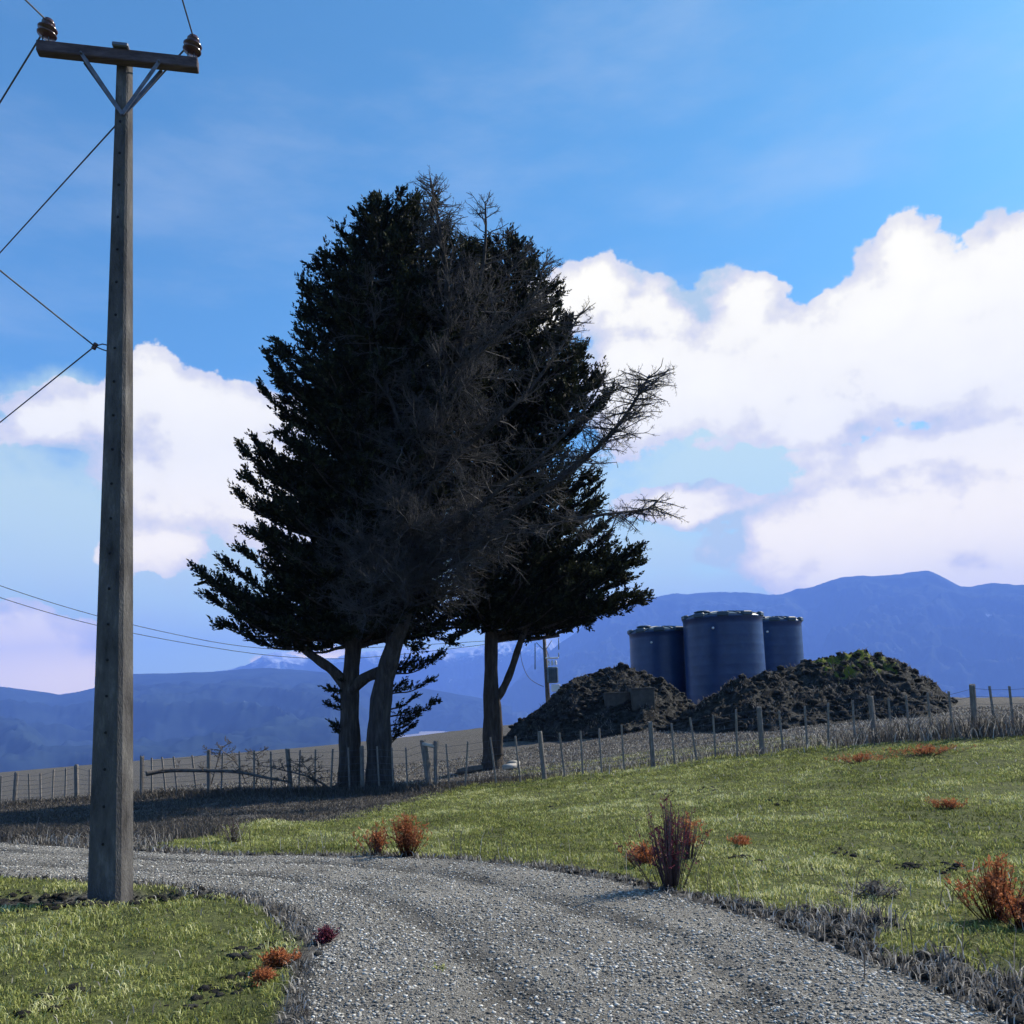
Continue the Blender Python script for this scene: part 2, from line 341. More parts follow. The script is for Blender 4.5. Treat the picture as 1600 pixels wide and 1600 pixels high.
# dug hollow round the pole foot
PB = ground_px(172, 1402); PB.z = 0
dd = np.hypot((X-PB.x)/1.15, (Y-PB.y)/.36)
Z = Z - .15*(1-sst(.3, 1.15, dd)); DRY = np.maximum(DRY, 1-sst(.7, 1.1, dd+ (fbm(X*4,Y*4,3,8)-.5)))
Z = Z - np.where(sd > .0, .05*sst(0, .3, sd), 0)
FARL = sst(300, 1500, RR)
nr, na = X.shape
idx = np.arange(nr*na).reshape(nr, na)
F4 = np.stack([idx[:-1,:-1], idx[1:,:-1], idx[1:,1:], idx[:-1,1:]], -1).reshape(-1,4)[:, ::-1]
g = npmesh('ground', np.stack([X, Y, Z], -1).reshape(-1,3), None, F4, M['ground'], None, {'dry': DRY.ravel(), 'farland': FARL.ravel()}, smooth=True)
tag(g, kind='structure')
# sampled ground height incl. bumps
def G(x, y):
    x = np.atleast_1d(np.asarray(x, float)); y = np.atleast_1d(np.asarray(y, float)); s_ = sdroad(x, y)
    d = dryness(x, y); o = 1-sst(-.25, .05, s_); v = d*(1-sst(.6, 1.6, -s_))*o
    z = T(x, y) + o*((fbm(x*1.1, y*1.1, 5, 1)-.5)*.10 + (fbm(x*7, y*7, 3, 5)-.5)*(.03+.10*v))
    dd = np.hypot((x-PB.x)/1.15, (y-PB.y)/.36)
    return z - .15*(1-sst(.3, 1.15, dd)) - np.where(s_ > 0, .05*sst(0, .3, s_), 0)
def Gs(x, y): return float(G(x, y)[0])
PB.z = Gs(PB.x, PB.y)
# ------------------------------------------------------------------ road sheet
def resample(p, k):
    p = np.array(p); s_ = np.r_[0, np.cumsum(np.hypot(*np.diff(p, axis=0).T))]; t = np.linspace(0, s_[-1], k)
    return np.c_[np.interp(t, s_, p[:,0]), np.interp(t, s_, p[:,1])]
nu, nv = 700, 90
a = resample(LE, nu); b = resample(RE[::-1], nu)
# pair the edges evenly
tv = np.linspace(-.03, 1.03, nv)
XX = a[:,None,0]*(1-tv) + b[:,None,0]*tv; YY = a[:,None,1]*(1-tv) + b[:,None,1]*tv
s_ = sdroad(XX.ravel(), YY.ravel()).reshape(XX.shape)
tt = np.clip(tv, 0, 1)[None,:]
wob = (fbm(XX*.5, YY*.5, 3, 40)-.5)*.10
rut = np.exp(-((tt-.33+wob)/.055)**2) + np.exp(-((tt-.70+wob)/.05)**2)
crown = .012
ZZ = T(XX.ravel(), YY.ravel()).reshape(XX.shape) + crown*sst(0, .5, s_) - .035*rut*sst(.1,.4,s_) - .03*(1-sst(-.12, .16, s_+(fbm(XX*3, YY*3, 3, 2)-.5)*.3)) + (fbm(XX*5, YY*5, 4, 6)-.5)*.025
wet = np.clip((np.exp(-((tt-.735+wob)/.03)**2)+.8*np.exp(-((tt-.36+wob)/.03)**2))*sst(.45,.62, fbm(XX*2.2,YY*2.2,4,77)),0,1)*.75
wet = np.maximum(wet, .62*np.clip(rut,0,1)*sst(.35,.6,fbm(XX*1.3,YY*1.3,4,78))); wet = np.maximum(wet, .7*(1-sst(.0,.22,s_+(fbm(XX*3.1,YY*3.1,3,12)-.5)*.3)))
idx = np.arange(nu*nv).reshape(nu, nv)
F4 = np.stack([idx[:-1,:-1], idx[1:,:-1], idx[1:,1:], idx[:-1,1:]], -1).reshape(-1,4)
rd = npmesh('gravel_road', np.stack([XX, YY, ZZ], -1).reshape(-1,3), None, F4, M['gravel'], None, {'wet': wet.ravel()}, smooth=True); tag(rd, kind='structure')
# loose stones
ico = bpy.data.meshes.new('t'); import bmesh
bm = bmesh.new(); bmesh.ops.create_icosphere(bm, subdivisions=1, radius=1); IV = np.array([v.co[:] for v in bm.verts]); IF = np.array([[v.index for v in f.verts] for f in bm.faces]); bm.free()
def lumps(name, x, y, z, r, mat, flat=.6, tint=None, jag=.28, **k):
    n_ = len(x); v = IV[None]*(1+jag*(rng.random((n_, 12, 1))*2-1)); th = rng.random(n_)*6.28; c, s2 = np.cos(th)[:,None], np.sin(th)[:,None]
    ax = 1+.5*rng.random((n_,1)); vx = v[:,:,0]*ax; vy = v[:,:,1]
    V = np.stack([(vx*c-vy*s2)*r[:,None]+x[:,None], (vx*s2+vy*c)*r[:,None]+y[:,None], v[:,:,2]*r[:,None]*flat+z[:,None]], -1).reshape(-1,3)
    Fi = (IF[None]+np.arange(n_)[:,None,None]*12).reshape(-1,3)
    t = rng.random(n_) if tint is None else tint
    at_ = {'tint': np.repeat(t, 12)}
    if k.get('raw'): return V, Fi, at_['tint']
    return npmesh(name, V, Fi, None, mat, None, at_)
ns = 900000
uu = rng.random(ns)*(nu-1.001); vv = rng.random(ns)*(nv-1.001); iu = uu.astype(int); iv = vv.astype(int); fu = uu-iu; fv = vv-iv
bil = lambda A: (A[iu,iv]*(1-fu)+A[iu+1,iv]*fu)*(1-fv)+(A[iu,iv+1]*(1-fu)+A[iu+1,iv+1]*fu)*fv
sx, sy, sz = bil(XX), bil(YY), bil(ZZ); rq = np.hypot(sx, sy)
keep = (sy > 3.2) & (np.abs(sx/sy) < .68) & (rq < 15) & (rng.random(ns) < (3.4/np.maximum(rq,3.4))**1.3) & (rng.random(ns) < .2+1.1*fbm(sx*1.7, sy*1.7, 3, 66)**1.5)
sx, sy, sz = sx[keep][:62000], sy[keep][:62000], sz[keep][:62000]+.002
sr = .0035 + .010*rng.random(len(sx))**2.6; print('stones', len(sx))
st = lumps('gravel_stones', sx, sy, sz, sr, M['stone']); tag(st, 'loose grey pebbles scattered over the gravel track', 'gravel', kind='stuff')
# ------------------------------------------------------------------ grass
def blades(name, x, y, z, h, w, lean, mat, tint, parent=None):
    n_ = len(x); th = rng.random(n_)*6.283; la = rng.random(n_)*6.283
    dx = np.cos(th)*w/2; dy = np.sin(th)*w/2; lx = np.cos(la)*lean*h; ly = np.sin(la)*lean*h
    V = np.zeros((n_,5,3)); V[:,0] = np.c_[x-dx, y-dy, z-.01]; V[:,1] = np.c_[x+dx, y+dy, z-.01]
    V[:,2] = np.c_[x-dx*.8+lx*.35, y-dy*.8+ly*.35, z+h*.55]; V[:,3] = np.c_[x+dx*.8+lx*.35, y+dy*.8+ly*.35, z+h*.55]
    V[:,4] = np.c_[x+lx, y+ly, z+h*(1-.35*np.minimum(lean,1.2))]
    b_ = np.arange(n_)*5
    F4 = np.c_[b_, b_+1, b_+3, b_+2]; F3 = np.c_[b_+2, b_+3, b_+4]
    return npmesh(name, V.reshape(-1,3), F3, F4, mat, parent, {'tint': np.repeat(tint, 5)})
def scatter(n_, r0, r1, a0, a1, pw=.5):
    r_ = np.sqrt(r0**2 + (r1**2-r0**2)*rng.random(n_)) if pw == .5 else r0+(r1-r0)*rng.random(n_)**pw
    t = rng.uniform(R(a0), R(a1), n_); return r_*np.sin(t), r_*np.cos(t), r_
x, y, r_ = scatter(620000, 3.6, 27, -37, 37, 1.0)
s_ = sdroad(x, y); d = dryness(x, y); cl = .55*fbm(x*3.2, y*3.2, 3, 21)+.45*fbm(x*11, y*11, 2, 22); cl2 = fbm(x*.8, y*.8, 3, 23)
holl = np.hypot((x-PB.x)/1.15, (y-PB.y)/.36) > .75+.3*rng.random(len(x))
k = (s_ < -.02) & (rng.random(len(x)) > d*1.15) & (cl+.30*rng.random(len(x)) > .53) & holl
x, y, r_, cl, cl2 = x[k], y[k], r_[k], cl[k], cl2[k]
h = (.014+.036*rng.random(len(x)))*(.3+1.9*np.clip(cl-.3,0,1)*1.6); w = .004+.00048*r_
tint = np.clip(.10+.75*rng.random(len(x))**1.2 + (cl2-.5)*.9 + (cl-.52)*1.2, 0, 1)
gr = blades('pasture_grass', x, y, G(x, y), h, w, .5+.7*rng.random(len(x)), M['grass'], tint); tag(gr, 'short olive green pasture grass either side of the gravel track', 'grass', kind='stuff')
x, y, r_ = scatter(330000, 3.4, 30, -37, 37, 1.0)
s_ = sdroad(x, y); d = dryness(x, y); cl = fbm(x*2.2, y*2.2, 3, 31)
k = (s_ < .1) & (rng.random(len(x)) < d*.95+.02) & (cl+.3*rng.random(len(x)) > .45)
x, y, r_, cl, s_, d = x[k], y[k], r_[k], cl[k], s_[k], d[k]
df = y-fenceY(x)
tall = .22*sst(1.2,3,x)*(y < 8)*cl*1.6 + np.exp(-(df/.9)**2)*(.55+.45*sst(5.5, 7.5, x)) + .35*(1-sst(-4.8,-4.2,x))*np.exp(-((y-13.4)/1.6)**2) + .45*sst(6.5,8,x)*sst(-.6,0,df)*(1-sst(3,5,df))
h = (.02+.06*rng.random(len(x)))*(.5+cl) + tall*(.12+.38*rng.random(len(x)))
tint = np.clip(rng.random(len(x))**1.3 + .1, 0, 1)*np.where((x < 1.0+.0*y) & (y > 12.5) & (df < 1.0), .42, 1)  # darker blade tint at left paints in the shadow band of the trees
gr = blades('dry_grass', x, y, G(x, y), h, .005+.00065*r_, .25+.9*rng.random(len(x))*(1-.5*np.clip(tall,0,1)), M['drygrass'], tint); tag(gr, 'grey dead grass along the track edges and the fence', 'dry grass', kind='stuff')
# soil clods of the verge
x, y, r_ = scatter(26000, 3.6, 14, -36, 36, 1.0); s_ = sdroad(x, y)
k = (s_ < .06) & (s_ > -1.1) & (rng.random(len(x)) < dryness(x, y)*np.clip(.25+sst(0,3,x), 0, 1)); x, y = x[k], y[k]; hx = PB.x+rng.normal(0,.5,5000); hy = PB.y-.10+rng.normal(0,.13,5000); qs = [ground_px(*p_) for p_ in [(385,1485),(440,1475),(372,1532),(90,1568),(330,1555),(1330,1337),(1225,1252),(925,1218),(860,1264),(1370,1395),(1420,1352),(1160,1345),(1480,1358),(1040,1240),(905,1212),(1100,1232)]]; dx_ = np.concatenate([q_.x+rng.normal(0,.045+.004*q_.y,24) for q_ in qs]); dy_ = np.concatenate([q_.y+rng.normal(0,.06+.012*q_.y,24) for q_ in qs]); x = np.r_[x, hx, dx_]; y = np.r_[y, hy, dy_]
cld = lumps('soil_clods', x, y, G(x, y), .012+.033*rng.random(len(x))**3, M['soil'], .7); tag(cld, 'dark soil clods turned up along the track verge', 'soil', kind='stuff')
# dark tall weed stems on verges (uncountable)
def stems(name, pts, label, mat):
    V = []; Fq = []
    x = np.array([p[0] for p in pts]); y = np.array([p[1] for p in pts]); h = np.array([p[2] for p in pts])
    o = blades(name, x, y, G(x, y), h, np.full(len(x), .007), .12+.25*rng.random(len(x)), mat, rng.random(len(x))); tag(o, label, 'weeds', kind='stuff')
pts = []
for q in RE[8:-10]:
    if q[0] < -12 or q[1] < 4.2: continue
    for _ in range(5):
        pts.append((q[0]+random.gauss(0,.2)+.15, q[1]+.3+random.gauss(0,.18), random.uniform(.08,.42)))
stems('weed_stems', pts, 'thin dead weed stems standing along the far edge of the track', M['drygrass'])
# ------------------------------------------------------------------ utility pole
zc = None
top = at(195, 100, PB.y); base = Vector((PB.x, PB.y, PB.z-.3))
pole = thing('power_pole', (PB.x, PB.y, PB.z), 'tall tapered grey concrete power pole with a crossarm standing beside the track', 'power pole')
m_ = MB(); rings = 14; axis = (top-base)
yaw = R(-6)
def chpts(hw, hd, k): return [(-hw+k,-hd),(hw-k,-hd),(hw,-hd+k),(hw,hd-k),(hw-k,hd),(-hw+k,hd),(-hw,hd-k),(-hw,-hd+k)]
vs = []
for i in range(rings+1):
    t = i/rings; c = base+axis*t; hw = (.165*(1-t)+.062*t)
    for a_, b_ in chpts(hw, hw*.85, hw*.22): vs.append(c+Vector((a_*math.cos(yaw)-b_*math.sin(yaw), a_*math.sin(yaw)+b_*math.cos(yaw), 0)))
fs = [(i*8+k, i*8+(k+1)%8, (i+1)*8+(k+1)%8, (i+1)*8+k) for i in range(rings) for k in range(8)] + [tuple(range(rings*8, rings*8+8))]
m_.add(vs, fs); m_.build('shaft', M['concrete'], pole)
mh = MB(); mh.lathe([(.013,0),(.013,.01)], 10, m=Matrix.Rotation(R(90), 3, 'X')); hole0 = None
for i in range(22):
    zz = base.z + .9 + i*.33
    if zz > top.z-.25: break
    t = (zz-base.z)/axis.z; c = base+axis*t; hw = (.165*(1-t)+.062*t)*.85
    p = c + Vector((math.sin(yaw)*hw*1.0, -math.cos(yaw)*hw+.006, 0))
    if hole0 is None: hole0 = o = mh.build('bolt_hole', M['hole'], pole)
    else: o = hole0.copy(); COL.objects.link(o)
    o.location = p; o.rotation_euler.z = yaw
zarm = top.z - .02
A_ = at_z(68, 96, zarm); B_ = at_z(314, 122, zarm)
adir = (B_-A_).normalized(); aside = Vector((-adir.y, adir.x, 0)).normalized(); amid = (A_+B_)/2
# place arm on camera side of shaft
AM = Matrix((adir, aside, Vector((0,0,1)))).transposed()
# keep it passing just in front of the shaft
nrm = aside; dist = (Vector((top.x, top.y, zarm))-A_).dot(nrm); shift = nrm*(dist-.115)
A_ += shift; B_ += shift; amid = (A_+B_)/2
m_ = MB(); m_.box(amid, ((B_-A_).length, .10, .115), AM, .008); arm = m_.build('crossarm', M['arm'], pole)
m_ = MB(); m_.box(Vector((top.x, top.y, zarm+.075))-aside*.075, (.15,.26,.045), AM, .01); m_.build('pole_cap', M['galv'], pole)
def strap(a_, b_, name='brace'):
    d = (b_-a_); z = d.normalized(); xx = aside; yy = z.cross(xx); mm = Matrix((xx, yy, z)).transposed()
    q = MB(); q.box((a_+b_)/2, (.008, .035, d.length), mm); q.build(name, M['galv'], pole)
vb = Vector((top.x, top.y, at(193,187,PB.y).z))
for sgn, off_ in ((-1,-.175),(1,-.175),(-1,-.052),(1,-.052)):
    a_ = Vector((top.x, top.y, zarm-.05)) + adir*sgn*(B_-A_).length*.5*.48 + aside*off_
    b_ = vb + aside*(-.085 if off_ < -.1 else -.06) ; strap(a_, b_)
    q = MB(); q.lathe([(.012,-.02),(.012,.02)], 8, c=a_, m=Matrix((adir, Vector((0,0,1)), aside)).transposed()); q.build('bolt', M['galv'], pole)
def insulator(P_, parent, sc=1.0, tilt=.12):
    mm = Matrix.Rotation(tilt, 3, 'Y')
    q = MB(); q.tube([P_+Vector((-.03,0,.0)), P_+Vector((-.03,0,.10*sc))], .007, 6); q.tube([P_+Vector((.03,0,.0)), P_+Vector((.03,0,.10*sc))], .007, 6); q.build('insulator_pin', M['galv'], parent)
    q = MB(); prof = [(.02,.07),(.085,.085),(.09,.095),(.05,.115),(.045,.125),(.085,.14),(.09,.15),(.055,.175),(.045,.19),(.06,.20),(.06,.215),(.045,.225),(.045,.24),(.03,.25)]
    q.lathe([(r_*sc, z*sc) for r_, z in prof], 20, c=P_, m=mm); return q.build('insulator', M['porcelain'], parent)
IL = A_ + adir*.07 + Vector((0,0,.058)); IR_ = B_ - adir*.07 + Vector((0,0,.058))
for P_ in (IL, IR_):
    insulator(P_, pole)
wl = IL+Vector((.03,0,.215)); wr = IR_+Vector((.03,0,.215))
def wirething(pts, r_, label, name='power_line'):
    q = MB(); q.tube(pts, r_, 6, smooth=True); o = q.build(name, M['wire']); tag(o, label, 'power line'); return o
def ext(a_, b_, L, sag=0, nseg=24):
    d = (b_-a_); d.z = d.z; dn = Vector((d.x, d.y, 0)); s1 = d.z/dn.length if dn.length else 0; dn.normalize()
    return [a_ + dn*(L*i/nseg) + Vector((0,0, s1*L*i/nseg + sag*((i/nseg)**2)*L)) for i in range(nseg+1)]
for (W0, p1, p2, nm) in ((wl, (40,0), (0,160), 'left'), (wr, (285,0), (0,395), 'right')):
    wirething(ext(W0, at_z(*p1, W0.z-.02), 30, .001), .0085, f'dark overhead wire rising from the {nm} insulator to the top edge of the photo')
    wirething(ext(W0, at_z(*p2, W0.z-.10), 45, .001), .0085, f'dark overhead wire running away down left from the {nm} insulator of the near pole')
# service clamp
sp = at(172, 545, PB.y); cl_ = at(148, 541, PB.y-.05)
br = MB(); br.tube([sp+Vector((.0,0,.03)), (sp+cl_)/2+Vector((0,0,.035)), cl_], .006, 6); br.tube([sp+Vector((0,0,-.03)), (sp+cl_)/2+Vector((0,0,-.02)), cl_], .006, 6); br.build('wire_bracket', M['galv'], pole)
q = MB(); q.lathe([(.012,-.035),(.022,-.03),(.022,-.005),(.014,0),(.022,.005),(.022,.03),(.012,.035)], 10, c=cl_, m=Matrix.Rotation(.5,3,'Y')); q.build('strain_clamp', M['porcelain'], pole)
w1 = [cl_]; e = at_z(0, 423, cl_.z+.05)
wirething(ext(cl_, e, 8, .012), .007, 'slack service cable rising left from the clamp halfway up the pole')
wirething(ext(cl_, at_z(0, 660, cl_.z-.05), 40, .001), .007, 'service cable descending left from the clamp halfway up the pole')
# ------------------------------------------------------------------ fences
TOPS = [(222,1181,1),(237,1184,0),(253,1183,0),(271,1182,0),(300,1180,0),(326,1172,1),(348,1176,0),(374,1174,0),(397,1172,0),(423,1174,0),(449,1170,1),(469,1172,0),(493,1171,0),(520,1170,0),(544,1168,0),(565,1166,1),(589,1166,0),(612,1168,0),(634,1168,0),(661,1157,2),(681,1158,1),(697,1162,0),(731,1158,0),(766,1152,0),(805,1150,0),(843,1143,1),(874,1145,0),(907,1142,0),(936,1138,0),(971,1133,0),(1016,1128,1),(1049,1130,0),(1078,1121,0),(1114,1117,0),(1150,1108,0),(1186,1105,1),(1217,1110,0),(1257,1103,0),(1294,1098,0),(1332,1094,0),(1360,1087,1),(1388,1090,0),(1415,1086,0),(1449,1082,0),(1482,1080,0),(1519,1070,1),(1546,1072,0),(1577,1072,0),(1612,1070,0),(1650,1064,1)]
TOPL = [(-60,1214,1),(-30,1216,0),(2,1212,0),(26,1207,1),(45,1209,0),(63,1208,0),(84,1202,0),(103,1200,0),(119,1195,1),(140,1202,0),(160,1200,0),(180,1195,0),(204,1190,0)]
def make_fence(tops, label, yoff=0):
    p0 = at(tops[0][0], tops[0][1], fy_px(tops[0][0])+yoff); root = thing('fence', (p0.x, p0.y, Ts(p0.x, p0.y)), label, 'fence')
    tp = []
    for px, py, k in tops:
        p = at(px, py, fy_px(px)+yoff); gz = Gs(p.x, p.y); q = MB(); ln = random.gauss(0,.03); ln2 = random.gauss(0,.02)
        if px == 661: ln = -.12
        if px in (253, 271): ln = -.12
        if px == 766: ln = -.1
        mm = Matrix.Rotation(ln, 3, 'Y') @ Matrix.Rotation(ln2, 3, 'X') @ Matrix.Rotation(random.uniform(-.3,.3), 3, 'Z')
        Hh = max(.7, p.z-gz); H2 = Hh+.25
        cc = Vector((p.x, p.y, p.z)) - mm@Vector((0,0,H2/2))
        if k:
            rr_ = .058 if k == 1 else .085
            nn = 10; prof = [(rr_*1.05,-H2/2),(rr_,0),(rr_*.97,H2/2-.02),(rr_*.8,H2/2)]
            vs_ = []
            for (r2, z) in prof:
                for a2 in range(nn):
                    rj = r2*(1+.08*math.sin(a2*2.3+px)); vs_.append(cc+mm@Vector((rj*math.cos(6.283*a2/nn), rj*math.sin(6.283*a2/nn), z+(.02*math.sin(a2+px) if z > H2/2-.03 else 0))))
            q.add(vs_, [(i*nn+a2, i*nn+(a2+1)%nn, (i+1)*nn+(a2+1)%nn, (i+1)*nn+a2) for i in range(3) for a2 in range(nn)]+[tuple(range(3*nn, 4*nn))], False)
            q.build('post', M['post'], root)
        else:
            q.box(cc, (.042,.034,H2), mm, .004); q.build('batten', M['batten'], root)
        tp.append((Vector((p.x, p.y-.045, p.z)), gz))
    for fr in (.93,.78,.63,.49,.36,.24,.12):
        q = MB(); q.tube([Vector((a_.x, a_.y, gz+(a_.z-gz)*fr+random.gauss(0,.004))) for a_, gz in tp], .0045, 4, smooth=False); q.build('wire', M['wire'], root)
    return root
make_fence(TOPS, 'long post and wire fence with battens crossing behind the grass field')
make_fence(TOPL, 'pale sunlit run of batten fence behind the power pole at far left', .35)
# strainer stay rail (pale) by leaning post
pa = at(661,1162,fy_px(661)-.05); pb_ = at(681,1167,fy_px(681)); q = MB(); q.tube([pa, pb_], .05, 8); o = q.build('strainer_rail', M['palewood']); tag(o, 'short pale rail bridging the leaning strainer post and its neighbour', 'rail')
# ------------------------------------------------------------------ trees
def px_path(pts): return [at(a_, b_, c_) for a_, b_, c_ in pts]
def smoothpath(p, k=2): return [Vector(q) for q in chaikin([tuple(v) for v in p], k)]
def trunk_tube(mb, pts, r0, r1, n_=12, flare=0, k=2, rads=None):
    sp_ = smoothpath(pts, k); m2 = len(sp_)
    rad = [ (r0*(1-(i/(m2-1)))+r1*(i/(m2-1))) * (1+flare*math.exp(-i*3/m2*3)) * (1+.06*math.sin(i*1.7)) for i in range(m2)]
    mb.tube(sp_, rad, n_)
    return sp_
class Fol:
    def __init__(s): s.v = []; s.t = []; s.p = []; s.d = []; s.l = []
    def finger(s, p, d, L): s.p.append(p); s.d.append(d); s.l.append(L)
    def build(s, name, mat, parent, spikes=11, fat=.085):
        Pp = np.array(s.p); D = np.array(s.d); D /= np.linalg.norm(D, axis=1)[:,None]; L = np.array(s.l); n_ = len(L)
        U = np.cross(D, np.array([.3,.2,.9])); U /= np.linalg.norm(U, axis=1)[:,None]+1e-9; Wv = np.cross(D, U)
        V = []; tn = rng.random(n_)
        for k_ in range(spikes):
            t = (k_+.5*rng.random(n_))/spikes; a_ = rng.random(n_)*6.283; out = U*np.cos(a_)[:,None]+Wv*np.sin(a_)[:,None]
            per = np.cross(D, out); ln = L*(.36-.12*t)*(.7+.6*rng.random(n_)); wd = ln*.27
            b_ = Pp + D*(L*t*.85)[:,None]; tip = b_ + (D*.75+out*(.75-.45*t)[:,None])*ln[:,None]
            mid = b_ + (D*.35+out*.45)*(ln*.6)[:,None]
            V.append(np.stack([b_, mid+per*wd[:,None], tip, mid-per*wd[:,None]], 1))
        V = np.stack(V, 1).reshape(-1, 3); q_ = np.arange(len(V)//4)*4
        F4_ = np.c_[q_, q_+1, q_+2, q_+3]; tint = np.repeat(np.repeat(tn, spikes)*.7+.3*rng.random(n_*spikes), 4)
        return npmesh(name, V, None, F4_, mat, parent, {'tint': tint})
def bough(fol, br, s0, tip, Y=0, dens=1.0, rbase=.05, droop=.0, uplift=.35, flen=.38):
    s0 = Vector(s0); tip = Vector(tip); tip = tip-(tip-s0).normalized()*.26; L = (tip-s0).length; m1 = s0.lerp(tip, .5)+Vector((0,0,-.10*L-droop*L))
    pts = [s0, s0.lerp(m1, .5)+Vector((0,0,.02*L)), m1, m1.lerp(tip, .55)+Vector((0,0,-.03*L)), tip]; sp_ = smoothpath(pts, 2)
    br.tube(sp_, [rbase*(1-i/len(sp_))+.008 for i in range(len(sp_))], 5)
    H = (tip-s0).normalized(); side = H.cross(Vector((0,0,1)))
    if side.length < .1: side = Vector((1,0,0))
    side.normalize(); upv = Vector((0,0,1))
    ns_ = max(4, int(L/.115*dens))
    for i in range(ns_):
        t = .18+.82*(i+random.random()*.6)/ns_; j = min(len(sp_)-2, int(t*(len(sp_)-1))); p = sp_[j].lerp(sp_[j+1], t*(len(sp_)-1)-j)
        sg = 1 if i % 2 else -1; ang = random.uniform(.35, 1.15)
        dr = H*math.cos(ang)+side*sg*math.sin(ang)+upv*random.uniform(uplift-.35, uplift+.15)
        dr.normalize(); sl = (1.15-t*.75)*min(L, 3.6)*.30*random.uniform(.6, 1.1)+.12
        nf = max(2, int(sl/.115))
        for f in range(nf):
            u_ = (f+.5)/nf; q_ = p+dr*sl*u_
            fd = dr + upv*random.uniform(.1,.9)*uplift*2 + Vector((random.gauss(0,.35), random.gauss(0,.35), random.gauss(0,.25)))
            fol.finger(tuple(q_), tuple(fd), flen*random.uniform(.6,1.15))
    for _ in range(4):
        fol.finger(tuple(tip-H*.1), tuple(H+upv*random.uniform(0,.8)+Vector((random.gauss(0,.25),)*3)), flen*1.1)
def evergreen(fol, br, axis_px, env, Y0, nlev, naz, depthk=.85, asc=.20, jit=.15):
    ys = [e_[0] for e_ in env]
    for lv in range(nlev):
        f = (lv+.5)/nlev; y_ = ys[0]+(ys[-1]-ys[0])*f
        xl = float(np.interp(y_, ys, [e_[1] for e_ in env])); xr = float(np.interp(y_, ys, [e_[2] for e_ in env]))
        ax_ = float(np.interp(y_, [a_[1] for a_ in axis_px], [a_[0] for a_ in axis_px]))
        c = at(ax_, y_, Y0); rl = (c-at(xl, y_, Y0)).length*(1 if xl < ax_ else -1); rr2 = (at(xr, y_, Y0)-c).length*(1 if xr > ax_ else -1); rd_ = (abs(rl)+abs(rr2))/2*depthk
        for k_ in range(naz):
            a_ = 6.283*(k_+random.random()*.5+lv*.37)/naz; ca, sa = math.cos(a_), math.sin(a_)
            rx = (rr2 if ca > 0 else rl)
            jj = random.uniform(1-jit*2, 1.0)
            tip = c + Vector((ca*rx*jj, sa*rd_*jj, random.uniform(-.25,.25)))
            Rr = math.hypot(ca*rx, sa*rd_)
            s0y = c.z - asc*Rr - .2
            # start on axis
            s0 = Vector((c.x, c.y, s0y)); 
            bough(fol, br, s0, tip, rbase=.02+.014*Rr, uplift=random.uniform(.2,.5))
# --- tree 1 : evergreen, left
p1 = ground_px(548, 1236); t1 = thing('evergreen_tree', (p1.x, 23.5, Ts(p1.x, 23.5)), 'broad dark evergreen conifer at left whose low bough reaches far out over the fence', 'tree')
tb = MB()
b1 = at(548,1255,23.5)
st1 = trunk_tube(tb, px_path([(550,1262,23.5),(547,1200,23.5),(546,1130,23.5),(547,1060,23.5),(560,940,23.6),(575,760,23.7),(590,560,23.8),(600,400,23.8),(605,330,23.8)]), .34, .05, 14, .35)
trunk_tube(tb, px_path([(547,1085,23.45),(525,1050,23.4),(495,1030,23.3),(470,1010,23.1),(440,980,22.9),(400,955,22.7)]), .17, .05, 10)
trunk_tube(tb, px_path([(548,1080,23.4),(570,1058,23.2),(595,1050,23.0),(612,1030,23.0)]), .17, .13, 10)
fo = Fol(); bb = MB()
env1 = [(312,580,662),(330,562,690),(372,538,735),(402,498,765),(440,474,790),(500,458,790),(555,426,800),(612,416,800),(640,424,790),(680,448,780),(705,386,770),(760,378,770),(850,378,760),(885,385,715),(940,420,700),(985,450,680)]
evergreen(fo, bb, [(600,318),(590,560),(575,760),(560,990)], env1, 23.7, 36, 11)
for (tx, ty, sx_, sy_, Yt) in [(303,893,470,985,22.8),(318,935,480,985,22.6),(332,978,470,990,22.9),(345,880,500,950,23.6),(360,960,500,1000,22.3),(380,1000,500,1010,23),(420,1005,520,1010,22.6),(330,915,480,975,23.8),(372,700,520,800,23),(400,705,520,800,22.6),(395,690,520,780,23.6),(365,770,520,850,23),(368,860,520,920,22.8),(405,610,540,700,23.3),(415,560,540,680,23.4),(470,455,570,560,23.2),(545,372,590,460,23.4),(570,335,600,420,23.5),(590,325,600,420,23.8),(650,312,610,420,24),(655,330,610,430,23.6),(460,1018,540,1010,23),(340,905,460,960,23.6),(350,920,470,965,22.2),(365,945,480,970,23.4),(390,970,500,980,22.4),(410,985,520,985,23.6),(450,1000,540,985,22.4),(480,990,560,970,22.0),(610,975,590,940,21.8),(650,960,600,920,22.2),(690,940,600,900,22.4),(720,960,620,920,23.4),(660,1005,600,960,24.4),(600,1005,580,960,24.6),(640,1010,600,970,23.4),(670,1000,600,950,23.2),(700,985,620,940,24.2),(735,985,640,940,24.4),(715,1010,640,965,23.8),(660,1020,610,985,24.2),(560,1015,560,980,24.4),(500,1015,550,980,24.2),(440,980,540,1000,22.0),(520,1000,560,980,22),(640,1000,580,960,22.6),(680,990,600,960,23),(560,990,560,950,21.6)]:
    bough(fo, bb, at(sx_, sy_, 23.6), at(tx, ty, Yt), rbase=.05, uplift=.4, dens=1.3)
